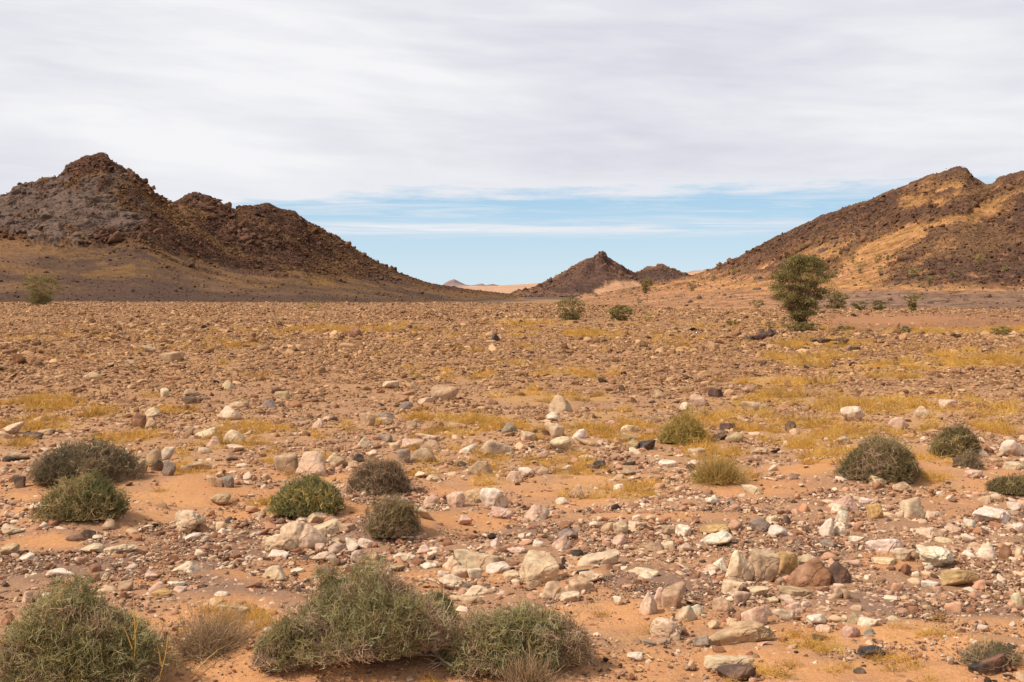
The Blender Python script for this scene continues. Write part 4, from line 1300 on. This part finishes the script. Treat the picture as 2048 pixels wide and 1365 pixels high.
def leafy(name, label, x0, x1, y0, y1, group, clumps, leaves, stems=5, palette='acacia', cat='tree', leaf=.05, profile=None, foot=None, depth=.85, crad=.17, gap=.0):
    """tree or big bush: forking stems, a crown of many small leaves gathered in clumps"""
    uc = (x0 + x1) / 2
    p = hit(uc, foot or y1)
    if p is None: return None
    Y = p[1]; rng = np.random.default_rng(int(uc * 11 + y1 * 3))
    zb = float(terrain(np.array([uc]), np.array([Y]))[0])
    root = empty(name, (p[0], Y, zb)); tag(root, label, cat, group)
    W = (x1 - x0) / 2 / FPX * Y; H = (y1 - y0) / FPX * Y
    prof = profile or [(0, .25), (.15, .6), (.4, .9), (.65, 1.), (.85, .8), (1., .25)]
    ph, pw = zip(*prof)
    # clump centres in the crown, more towards its skin
    n = clumps
    hz = .04 + .94 * rng.random(n) ** (.62 if clumps > 200 else 1.0); az = rng.uniform(0, 6.283, n)
    e = 1 + (.42 if clumps < 200 else .62) * fbm(np.stack([np.cos(az) * 1.6, np.sin(az) * 1.6, hz * 3.2], 1) + uc, 3, int(uc) % 91)
    rr = np.sqrt(rng.uniform(.02, 1, n)) * e * np.interp(hz, ph, pw)
    Cc = np.stack([np.cos(az) * rr * W, np.sin(az) * rr * W * depth, hz * H], 1)
    # stems: from the foot, forking out to groups of clumps
    k = stems
    ends = Cc[rng.choice(n, k, replace=False)] * [.55, .55, .75]
    t = np.linspace(0, 1, 7)[None, :, None]
    B = np.stack([rng.normal(0, .035 * W, k), rng.normal(0, .03 * W, k), np.full(k, -.03)], 1)
    main = B[:, None] + (ends - B)[:, None] * t + rng.normal(size=(k, 7, 3)) * .03 * W * t
    main[..., :2] -= (ends - B)[:, None, :2] * (.35 * np.sin(t * np.pi))
    rad = np.linspace(1, .4, 7)[None, :] * np.full((k, 1), .024 * H / (1 + .12 * k)) 
    poly_part('trunk', main, rad, pal('wood', k, rng) * .7, M_WOOD, root, 6)
    si = rng.integers(0, k, n); ti = np.clip((hz * 6 * rng.uniform(.3, .9, n)), 1, 6).astype(int)
    S = main[si, ti]
    tt = np.linspace(0, 1, 4)[None, :, None]
    br = S[:, None] + (Cc - S)[:, None] * tt + rng.normal(size=(n, 4, 3)) * .03 * W * np.sin(tt * np.pi)
    rad = np.linspace(1, .3, 4)[None, :] * np.full((n, 1), .0026 * H)
    poly_part('branches', br, rad, pal('wood', n, rng) * .8, M_WOOD, root, 3)
    # leaves
    m = n * leaves
    ci = np.repeat(np.arange(n), leaves)
    cr = crad * H * rng.uniform(.6, 1.25, n)
    off = rng.normal(size=(m, 3)) * .5; off[:, 2] *= .45
    outw = unit(Cc - [0, 0, H * .25])
    P = Cc[ci] + off * cr[ci][:, None] + outw[ci] * (rng.random((m, 1)) * cr[ci][:, None] * .5)
    P[:, 2] = np.maximum(P[:, 2], .01)
    d1 = unit(rng.normal(size=(m, 3)) + outw[ci] * .5 + [0, 0, .3]); d2 = unit(np.cross(d1, rng.normal(size=(m, 3))))
    l = leaf * rng.uniform(.6, 1.3, m)[:, None]
    V = np.stack([P - d2 * l * .28, P + d1 * l * .55, P + d2 * l * .28, P - d1 * l * .55], 1).reshape(-1, 3)
    Q = np.arange(m * 4).reshape(-1, 4)
    c = pal(palette, n, rng)[ci] * rng.uniform(.75, 1.25, (m, 1))
    link('crown', mesh_from('crown', V, Q, None, M_LEAF, np.repeat(c, 4, 0), smooth=False), root)
    return root

def dead_branch(label, pts, rng, twigs=40, r0=.006, colr=(.52, .37, .26), name='dead_branch', cat='branch', spread=.5, lift=.03):
    """a bare branch lying on the ground through photo points"""
    W = []
    for (u, v) in pts:
        b, Y = foot_point(u, v); W.append((b.x, b.y, b.z + lift))
    W = np.array(W)
    tt = np.linspace(0, len(W) - 1, 16); main = np.stack([np.interp(tt, range(len(W)), W[:, i]) for i in range(3)], 1)
    o = main[0].copy(); main = main - o
    main += np.cumsum(rng.normal(size=main.shape) * .004, 0)
    root = empty(name, o); tag(root, label, cat)
    rad = np.linspace(1, .35, 16)[None] * r0
    poly_part('stem', main[None], rad, np.array([colr]), M_WOOD, root, 5)
    if twigs:
        i = rng.integers(2, 16, twigs); d = unit(main[np.minimum(i, 15)] - main[i - 2]); d = unit(d + rng.normal(size=(twigs, 3)) * spread + [0, 0, .25])
        L = rng.uniform(.08, .26, twigs)
        pp, rr = sprigs(main[i] + d * L[:, None], d, L, rng, 4, .0019, .3, .5)
        pp[..., 2] = np.maximum(pp[..., 2], -.02)
        poly_part('side_twigs', pp, rr, np.tile(np.array([colr]) * rng.uniform(.75, 1.1, (twigs, 1)), (5, 1)), M_WOOD, root)
    return root

def stalk(label, pts, r0, colr, forks=()):
    """upright dry stalk: (u, v) of the foot, then heights taken from the picture at the foot's distance"""
    b, Y = foot_point(*pts[0])
    w = np.array([[px_x(u, Y), Y + .02 * i, px_z(v, Y)] for i, (u, v) in enumerate(pts)]); w[0, 2] = b.z - .01
    def smooth(q):
        tt = np.linspace(0, len(q) - 1, 12); return np.stack([np.interp(tt, range(len(q)), q[:, i]) for i in range(3)], 1)
    root = empty('dry_stalk', w[0]); tag(root, label, 'dry stalk')
    o = w[0].copy()
    poly_part('stem', (smooth(w) - o)[None], np.linspace(1, .5, 12)[None] * r0, np.array([colr]), M_WOOD, root, 5)
    for f in forks:
        q = np.array([[px_x(u, Y), Y + .01, px_z(v, Y)] for (u, v) in f])
        poly_part('side_shoot', (smooth(q) - o)[None], np.linspace(.8, .35, 12)[None] * r0, np.array([colr]), M_WOOD, root, 5)

def build_plants():
    G1 = 'twiggy dwarf shrubs on the plain'; rng = np.random.default_rng(77)
    # foreground
    shrub('dwarf_shrub', 'big grey-green twiggy shrub filling the bottom left corner', -50, 314, 1165, 1400, 'sage', 'dead', G1, n=3400, L=.12, thick=.0017, dead=.26, lump=.36, bare=7)
    shrub('dwarf_shrub', 'largest grey-green twiggy shrub, left of centre at the bottom, on sand', 505, 908, 1128, 1330, 'sage', 'dead', G1, n=4200, L=.12, thick=.0017, dead=.30, lump=.42, bare=9)
    shrub('dwarf_shrub', 'small low lobe of grey-green shrub at the sand, left front of the largest shrub', 500, 625, 1215, 1348, 'sage', 'dead', G1, n=1000, L=.10, thick=.0016, dead=.34)
    shrub('dwarf_shrub', 'small dark green shrub squeezed between the two bottom shrubs', 835, 925, 1165, 1262, 'green', 'olive', G1, n=700, L=.10, thick=.0016, dead=.12)
    shrub('dwarf_shrub', 'green-topped twiggy shrub right of centre at the bottom of the photo', 880, 1186, 1196, 1352, 'sage', 'dead', G1, n=3000, L=.12, thick=.0017, dead=.30, lump=.36, bare=8)
    tussock('dry_grass_clump', 'straw-brown wispy clump between the two bottom left shrubs', 300, 520, 1215, 1318, 'straw', None, n=1100, thick=.0011, lean=.35, spread=1.5)
    tussock('dry_grass_clump', 'dry straw clump cut by the bottom edge under the right green-topped shrub', 985, 1130, 1318, 1395, 'straw', None, n=700, thick=.0014)
    # middle left
    shrub('dwarf_shrub', 'grey-brown spreading shrub behind the brighter green one at middle left', 38, 276, 872, 972, 'grey', 'dead', G1, n=2600, L=.13, thick=.0024, dead=.30, lump=.28)
    shrub('dwarf_shrub', 'shrub with a bright green top in front of the grey-brown shrub', 44, 236, 928, 1048, 'green', 'olive', G1, n=2400, L=.12, thick=.0021, dead=.36)
    shrub('dwarf_shrub', 'compact rounded green shrub in front of the split tan boulder', 525, 692, 940, 1036, 'green', 'gold', G1, n=2600, L=.10, thick=.0021, dead=.14, lump=.18)
    shrub('dead_shrub', 'leafless brown twiggy shrub right of the rounded green shrub', 688, 818, 898, 990, 'dead', 'dead', None, n=1300, L=.14, thick=.0022, dead=.3, prongs=5)
    shrub('dwarf_shrub', 'dry olive-brown shrub in front of the leafless brown one', 708, 840, 970, 1078, 'olive', 'dead', G1, n=1500, L=.12, thick=.0020, dead=.38, bare=4)
    # middle right
    shrub('dwarf_shrub', 'golden green airy bush standing alone right of centre', 1318, 1432, 824, 888, 'gold', 'goldgreen', G1, n=1500, L=.16, thick=.0028, dead=.30, prongs=5)
    tussock('dry_grass_clump', 'golden straw tussock below the golden green bush', 1372, 1506, 924, 972, 'gold', None, n=1700, thick=.0020)
    shrub('dwarf_shrub', 'large dark olive dome shrub on a sand mound at right', 1680, 1866, 852, 966, 'dark', 'dead', G1, n=3600, L=.12, thick=.0024, dead=.20, lump=.15, bare=5)
    shrub('dwarf_shrub', 'dark olive peaked shrub right of the large dome shrub', 1862, 1972, 840, 914, 'dark', 'olive', G1, n=1700, L=.13, thick=.0026, dead=.20, bare=6)
    shrub('dead_shrub', 'small grey dead brush at the right foot of the peaked shrub', 1918, 1975, 890, 938, 'dead', 'grey', None, n=420, L=.13, thick=.0022, dead=.4, prongs=5)
    shrub('dwarf_shrub', 'low dark olive shrub cut by the right edge of the photo', 1985, 2085, 948, 990, 'dark', 'olive', G1, n=1300, L=.10, thick=.0021, dead=.25)
    shrub('dwarf_shrub', 'sparse grey-green shrub behind the glossy black boulder', 1925, 2062, 1284, 1336, 'grey', 'straw', G1, n=420, L=.10, thick=.0014, dead=.3, prongs=5)
    # dead wood and stalks
    dead_branch('pale bare forked branch lying on sand between the bottom shrubs', [(905, 1352), (880, 1330), (850, 1318), (815, 1310), (790, 1292)], rng, 46, .006)
    dead_branch('short crooked pale stick at the left foot of the green-topped shrub', [(935, 1300), (946, 1318), (952, 1338), (945, 1350)], rng, 3, .006, (.58, .42, .29), 'stick', 'stick')
    dead_branch('long thin pale stick lying on sand at lower centre right', [(1278, 1334), (1320, 1342), (1360, 1343), (1410, 1341)], rng, 0, .004, (.55, .38, .20), 'stick', 'stick', lift=.006)
    dead_branch('thin pale stick above the longer stick at lower centre right', [(1290, 1312), (1312, 1320), (1334, 1327)], rng, 0, .004, (.55, .38, .20), 'stick', 'stick', lift=.006)
    stalk('tall yellow forked stalk in front of the bottom left shrub', [(263, 1405), (263, 1340), (265, 1290), (258, 1232), (254, 1208)], .0032, (.46, .27, .06), [[(265, 1282), (274, 1250), (281, 1230)], [(263, 1300), (252, 1270), (243, 1250)]])
    stalk('curved yellow stalk right of the tall forked stalk', [(308, 1400), (318, 1352), (325, 1318), (327, 1280)], .003, (.46, .27, .06), [[(322, 1335), (318, 1312), (312, 1290)]])
    stalk('thin yellow stalk standing in the largest bottom shrub', [(800, 1300), (799, 1225), (792, 1190), (788, 1172)], .0024, (.42, .27, .07), [[(799, 1214), (812, 1200), (824, 1188)]])
    dead_branch('long straw-coloured stem slanting over the sand right of the straw clump', [(392, 1358), (430, 1330), (462, 1302), (490, 1280)], rng, 0, .0032, (.50, .32, .12), 'dry_stalk', 'dry stalk', lift=.02)
    # far plain
    tree_prof = [(0, .14), (.08, .24), (.18, .44), (.30, .72), (.45, .98), (.6, 1.0), (.75, .9), (.88, .66), (.96, .42), (1., .2)]
    leafy('acacia_tree', 'tall bushy acacia tree standing alone at right', 1541, 1662, 515, 661, None, 250, 165, 8, 'acacia', 'tree', .052, tree_prof, crad=.085)
    A = 'bushes of the far plain'
    def bush(lab, x0, x1, y0, y1, cl=70, lv=40, pl='acacia', lf=.07, cr=.19, st=5, name='desert_bush', cat='bush', prof=None):
        return leafy(name, lab, x0, x1, y0, y1, A, cl, lv, st, pl, cat, lf, prof or [(0, .35), (.2, .62), (.5, .9), (.75, 1.), (.9, .8), (1., .35)], crad=cr)
    bush('round green bush at the far left below the dark hill', 42, 120, 555, 611, 170, 80, lf=.10, cr=.13)
    bush('faint low bush on the plain edge below the left hill', 598, 645, 603, 618, 40, 30, 'goldgreen', lf=.09, cr=.2)
    bush('wide airy bush, left of the two bushes near the photo centre', 1110, 1176, 598, 641, 110, 30, lf=.08, cr=.14)
    bush('dark compact bush, right of the two bushes near the photo centre', 1214, 1264, 613, 642, 90, 36, lf=.08, cr=.16)
    bush('tiny pale bush right of the two centre bushes', 1282, 1310, 627, 642, 26, 22, 'goldgreen', lf=.06, cr=.22)
    bush('round bush just right behind the acacia', 1653, 1697, 586, 618, 90, 36, lf=.11, cr=.15)
    bush('left one of two low round bushes right of the acacia', 1704, 1734, 604, 621, 50, 34, lf=.1, cr=.2)
    bush('right one of two low round bushes right of the acacia', 1744, 1774, 603, 622, 50, 34, lf=.1, cr=.2)
    small = [(0, .10), (.3, .30), (.5, .8), (.75, 1.), (.9, .85), (1., .4)]
    bush('small umbrella-shaped tree right of the two low round bushes', 1808, 1844, 588, 622, 60, 36, lf=.1, cr=.15, name='small_tree', cat='tree', prof=small)
    bush('low round bush left of the acacia', 1502, 1531, 600, 616, 44, 34, lf=.11, cr=.2)
    bush('low dark scrub right of the acacia foot', 1670, 1702, 653, 665, 46, 34, 'dark', lf=.06, cr=.25)
    bush('flat dry scrub at the left end of the yellow grass strip', 1790, 1824, 655, 668, 46, 26, 'dark', lf=.06, cr=.25)
    bush('olive scrub at the right end of the yellow grass strip', 1985, 2022, 654, 671, 50, 28, 'goldgreen', lf=.06, cr=.2)
    bush('small dull scrub on the stones left of the acacia', 1452, 1482, 642, 652, 30, 24, 'dark', lf=.06, cr=.25)
    bush('pale low scrub just left of the acacia foot', 1530, 1552, 645, 656, 24, 22, 'olive', lf=.05, cr=.25)
    bush('dark low scrub round the acacia foot', 1560, 1640, 646, 664, 90, 30, 'acacia', lf=.06, cr=.2)
    bush('small dark tree on the flat below the middle peak', 1278, 1304, 556, 588, 60, 30, lf=.30, cr=.14, name='small_tree', cat='tree', prof=small)
    bush('small tree left of the acacia at the foot of the right hill', 1376, 1394, 562, 583, 36, 22, 'olive', lf=.22, cr=.16, name='small_tree', cat='tree', prof=small)
    bush('sapling on the far flat below the small dark tree', 1270, 1284, 590, 611, 16, 16, 'olive', lf=.14, cr=.14, name='small_tree', cat='tree', prof=small)
    bush('yellow-green bush in the gap below the left hill tail', 1030, 1052, 594, 602, 20, 20, 'gold', lf=.2, cr=.25)
    hill = [('bush with a visible stem low on the right hill, just right of the acacia top', 1708, 1734, 524, 550), ('upright shrub above the stemmed bush on the right hill', 1699, 1713, 505, 527),
            ('thin shrub right of the stemmed bush on the right hill', 1748, 1763, 508, 526), ('flat shrub high on the right hill above the acacia', 1672, 1694, 494, 506),
            ('dark bush among low rocks on the right hill, middle one', 1814, 1838, 536, 558), ('upright shrub at the bottom of the right hill sand', 1853, 1867, 553, 574),
            ('dry shrub right of the upright shrub on the hill sand', 1895, 1912, 546, 563), ('small green tree on the rubble near the right edge', 2003, 2020, 532, 550),
            ('round green bush on the dark rubble of the right hill', 1949, 1973, 510, 532), ('little shrub on the left end of the right hill, upper one', 1463, 1477, 538, 549),
            ('little shrub on the left end of the right hill, lower one', 1421, 1434, 553, 565), ('pale shrub left of the thin shrub on the right hill', 1770, 1784, 512, 524),
            ('grey shrub leaning by a boulder on the right hill sand', 1748, 1772, 532, 548)]
    for lab, x0, x1, y0, y1 in hill:
        bush(lab, x0, x1, y0, y1, 34, 26, rng.choice(['acacia', 'dark', 'olive', 'goldgreen']), lf=.17, cr=.17, prof=small if y1 - y0 > 19 else None)

# ------------------------------------------------------------------ yellow grass
def build_grass():
    rng = np.random.default_rng(404)
    src = []
    for i in range(5):
        k = 70
        az = rng.uniform(0, 6.283, k); el = rng.uniform(.1, 1.25, k)
        B = np.stack([rng.normal(0, .32, k), rng.normal(0, .32, k), np.zeros(k)], 1)
        d = np.stack([np.cos(az) * np.cos(el), np.sin(az) * np.cos(el), np.sin(el) * .8], 1)
        l = rng.uniform(.35, .95, k)
        t = np.linspace(0, 1, 4)[None, :, None]
        path = B[:, None] + d[:, None] * l[:, None, None] * t + rng.normal(size=(k, 3))[:, None] * .22 * t * t
        path[..., 2] = np.maximum(path[..., 2] - .12 * t[..., 0] ** 2, -.02)
        V, Q, c = tubes(path, np.linspace(1, .35, 4)[None, :] * np.full((k, 1), .020), np.ones((k, 3)), 3)
        src.append(bpy.data.objects.new('grass_tuft_shape', mesh_from('grass_tuft_shape', V, Q, None, M_GRASS)))
    out = []
    bands = [4, 6, 8, 11, 15, 20, 28, 40, 60]; amax = math.radians(31)
    for b0, b1 in zip(bands[:-1], bands[1:]):
        ym = (b0 + b1) / 2; area = amax * (b1 * b1 - b0 * b0)
        size = np.clip(.0085 * ym, .06, .20)
        n = int(area * 1.0 / (size * size * .8))
        r = np.sqrt(rng.uniform(b0 * b0, b1 * b1, n)); a = rng.uniform(-amax, amax, n)
        X = r * np.sin(a); Y = r * np.cos(a)
        u, v, sand, grav, grass = zones(X, Y)
        den = np.clip(grass - .15, 0, 1) * np.clip(.34 + 1.9 * fbm2(X * 1.9, Y * 1.5, 3, 701), 0, 1.1)
        den += .010 * (v > 1230)
        k = rng.random(n) < den
        X, Y = X[k], Y[k]; m = len(X)
        s = size * rng.uniform(.5, 1.35, m)
        col = np.array([(.71, .40, .085), (.63, .34, .072), (.74, .47, .14), (.50, .28, .08), (.72, .43, .11)])[rng.integers(0, 5, m)] * rng.uniform(.85, 1.15, (m, 1))
        out.append((np.stack([X, Y, gz(X, Y) - .004], 1), np.stack([rng.normal(0, .08, m), rng.normal(0, .08, m), rng.uniform(0, 6.28, m)], 1), np.stack([s, s, s * rng.uniform(.8, 1.6, m)], 1), rng.integers(0, 5, m), col))
    P, R_, S, I, K = (np.concatenate(q) for q in zip(*out))
    print('grass tufts', len(P))
    scatter('yellow_grass', P, R_, S, I, K, src, 'low yellow dry grass matting the ground between the stones', 'grass')

# ------------------------------------------------------------------ sky, sun, camera
SUN_DIR = Vector((-.62, -.24, .75)).normalized()

def build_light():
    w = bpy.data.worlds.new('World'); scene.world = w; w.use_nodes = True
    nt = w.node_tree; nt.nodes.clear(); N = nt.nodes.new; L = nt.links.new
    out = N('ShaderNodeOutputWorld')
    sky = N('ShaderNodeTexSky'); sky.sky_type = 'NISHITA'; sky.sun_disc = False
    sky.sun_elevation = math.asin(SUN_DIR.z); sky.sun_rotation = math.atan2(SUN_DIR.x, SUN_DIR.y) % (2 * math.pi)
    sky.air_density = 1.0; sky.dust_density = .6; sky.ozone_density = 1.5; sky.altitude = 700
    bg1 = N('ShaderNodeBackground'); bg1.inputs[1].default_value = .13; 
    g = coords(nt, 'Generated'); sp = N('ShaderNodeSeparateXYZ'); L(g, sp.inputs[0])
    z = mth(nt, 'MAXIMUM', sp.outputs[2], .004)
    clear = mixc(nt, maprange(nt, z, .004, .095, 0, 1), (4.6, 5.75, 6.6), (2.45, 4.2, 5.85))     # dry air low over the desert, pale towards the horizon
    L(mixc(nt, maprange(nt, z, .10, .30, .85, 0), sky.outputs[0], clear), bg1.inputs[0])
    px = mth(nt, 'DIVIDE', sp.outputs[0], z); py = mth(nt, 'DIVIDE', sp.outputs[1], z)
    def cloudnoise(sx, sy, det, rough, off=0, dist=0):
        c = N('ShaderNodeCombineXYZ'); L(mth(nt, 'MULTIPLY', px, sx), c.inputs[0]); L(mth(nt, 'MULTIPLY', py, sy), c.inputs[1]); c.inputs[2].default_value = off
        n = N('ShaderNodeTexNoise'); n.inputs['Scale'].default_value = 1; n.inputs['Detail'].default_value = det; n.inputs['Roughness'].default_value = rough; n.inputs['Distortion'].default_value = dist
        L(c.outputs[0], n.inputs['Vector']); return n.outputs['Fac']
    # the deck of cloud ends along a line far ahead; behind it open sky with thin streaks
    warp = mth(nt, 'MULTIPLY', mth(nt, 'ADD', mth(nt, 'SUBTRACT', cloudnoise(.42, .30, 6, .6, 3), .5), mth(nt, 'MULTIPLY', mth(nt, 'SUBTRACT', cloudnoise(1.3, .8, 6, .65, 5), .5), .8)), 5.0)
    edge = mth(nt, 'ADD', mth(nt, 'ADD', py, mth(nt, 'MULTIPLY', px, .33)), warp)
    deck = maprange(nt, edge, 11.0, 12.6, 1, 0)
    thin = maprange(nt, cloudnoise(.40, .62, 7, .66, 9, .8), .48, .72, 0, .8)
    t1 = mth(nt, 'MULTIPLY', thin, maprange(nt, py, 24, 15, .0, 1))
    sb = mth(nt, 'ADD', py, mth(nt, 'MULTIPLY', mth(nt, 'SUBTRACT', cloudnoise(.30, .22, 4, .6, 15), .5), 5))
    up_ = maprange(nt, sb, 15.2, 17.2, 0, 1); dn = maprange(nt, sb, 18.6, 21.5, 1, 0)
    st = mth(nt, 'MULTIPLY', mth(nt, 'MULTIPLY', up_, dn), maprange(nt, cloudnoise(.42, .62, 7, .66, 21, .8), .34, .62, .05, .95))
    lowc = mth(nt, 'MULTIPLY', maprange(nt, cloudnoise(.35, .03, 5, .6, 33), .58, .78, 0, .55), maprange(nt, py, 45, 75, 0, 1))
    mask = mth(nt, 'MAXIMUM', mth(nt, 'MAXIMUM', deck, t1), mth(nt, 'MAXIMUM', st, lowc))
    # deck: broad grey-lilac and white swathes
    def domenoise(sx, sy, det, off, dist, slant=0.0):
        c = N('ShaderNodeCombineXYZ'); L(mth(nt, 'MULTIPLY', sp.outputs[0], sx), c.inputs[0]); c.inputs[2].default_value = off
        L(mth(nt, 'ADD', mth(nt, 'MULTIPLY', sp.outputs[2], sy), mth(nt, 'MULTIPLY', sp.outputs[0], slant)), c.inputs[1])
        n = N('ShaderNodeTexNoise'); n.inputs['Scale'].default_value = 1; n.inputs['Detail'].default_value = det; n.inputs['Roughness'].default_value = .52; n.inputs['Distortion'].default_value = dist
        L(c.outputs[0], n.inputs['Vector']); return n.outputs['Fac']
    a = domenoise(2.2, 10, 4, 41, .3, .8); b_ = domenoise(5, 34, 6, 47, .3, 1.5)
    c_ = domenoise(16, 80, 8, 53, .6, 6)
    f = mth(nt, 'ADD', mth(nt, 'MULTIPLY', a, .62), mth(nt, 'ADD', mth(nt, 'MULTIPLY', b_, .25), mth(nt, 'MULTIPLY', c_, .09)))
    cc = mixc(nt, maprange(nt, f, .385, .57, 0, 1), (.645, .655, .73), (.86, .86, .88))
    cc = mixc(nt, maprange(nt, edge, 8.0, 11.2, 0, .75), cc, (.80, .81, .85))
    bg2 = N('ShaderNodeBackground'); L(cc, bg2.inputs[0]); bg2.inputs[1].default_value = 1.0
    mx = N('ShaderNodeMixShader'); L(mask, mx.inputs[0]); L(bg1.outputs[0], mx.inputs[1]); L(bg2.outputs[0], mx.inputs[2]); L(mx.outputs[0], out.inputs[0])
    sd = bpy.data.lights.new('sun', 'SUN'); sd.energy = 5.0; sd.angle = math.radians(2.0); sd.color = (1, .93, .83)
    so = link('sun', sd); so.rotation_euler = SUN_DIR.to_track_quat('Z', 'Y').to_euler(); so.location = (-40, 10, 60)
    cam = bpy.data.cameras.new('camera'); co = link('camera', cam); scene.camera = co
    co.location = (0, 0, CAMH); co.rotation_euler = (math.radians(90), 0, 0)
    cam.sensor_width = 36; cam.lens = FPX / 2048 * 36; cam.shift_y = -(682.5 - HZ) / 2048
    cam.clip_start = .05; cam.clip_end = 30000
    vs = scene.view_settings; vs.view_transform = 'Standard'; vs.look = 'None'; vs.exposure = .09; vs.gamma = 1
    scene.cycles.max_bounces = 5; scene.cycles.diffuse_bounces = 3; scene.cycles.use_denoising = True

# ------------------------------------------------------------------ assemble
build_light()
build_ground()
MH1 = hill_material('hill_ground_near', .9, .35); MH2 = hill_material('hill_ground_far', .25, 1.2)
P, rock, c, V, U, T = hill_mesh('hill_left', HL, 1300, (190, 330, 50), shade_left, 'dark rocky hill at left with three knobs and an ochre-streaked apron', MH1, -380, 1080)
bedz = ell(U, V, [(130, 425, 130, 62), (60, 420, 90, 50), (220, 440, 50, 35)], 160, 1.1, True)
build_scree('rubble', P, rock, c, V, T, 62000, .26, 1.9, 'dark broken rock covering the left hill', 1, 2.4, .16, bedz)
nz = np.clip(.2 + 2.2 * fbm2(P[:, 0] * .05, P[:, 1] * .05 + P[:, 2] * .05, 3, 805), 0, 1) ** 2
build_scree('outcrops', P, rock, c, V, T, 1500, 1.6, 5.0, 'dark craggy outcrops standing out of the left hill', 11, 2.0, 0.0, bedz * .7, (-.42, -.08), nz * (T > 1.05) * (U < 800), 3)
P, rock, c, V, U, T = hill_mesh('hill_right', HR, 1300, (150, 360, 50), shade_right, 'orange sandy hill at right with dark rock bands', MH1, 1140, 2600)
build_scree('rubble', P, rock, c, V, T, 62000, .20, 1.7, 'dark broken rock strewn over the right hill', 2, 2.4, .10)
nz = np.clip(.2 + 2.2 * fbm2(P[:, 0] * .05, P[:, 1] * .05 + P[:, 2] * .05, 3, 815), 0, 1) ** 2
build_scree('outcrops', P, rock, c, V, T, 1300, 1.3, 4.2, 'dark craggy outcrops standing out of the right hill', 12, 2.0, 0.0, 0, (-.42, -.08), nz * (T > 1.05), 3)
P, rock, c, V, U, T = hill_mesh('peak_middle', HM, 620, (60, 160, 30), shade_mid, 'dark pointed peak with a second knob in the middle distance', MH2)
build_scree('rubble', P, rock, c, V, T, 4500, .6, 2.4, 'dark broken rock on the middle peak', 3)
build_scree('outcrops', P, rock, c, V, T, 420, 3.0, 8.0, 'dark craggy outcrops along the ridge of the middle peak', 13, 2.0, 0.0, 0, (-.42, -.10), np.exp(-((V - HM.sky(U)) / 9) ** 2) + .12, 3)
hill_mesh('dunes', HD, 420, (20, 60, 14), shade_dune, 'pale orange dunes far behind the middle peak', MH2)
hill_mesh('mountains', HF, 320, (16, 60, 14), shade_far, 'small purplish mountains on the horizon', MH2)
rows = build_rocks()
build_scatter(rows)
build_grass()
build_plants()
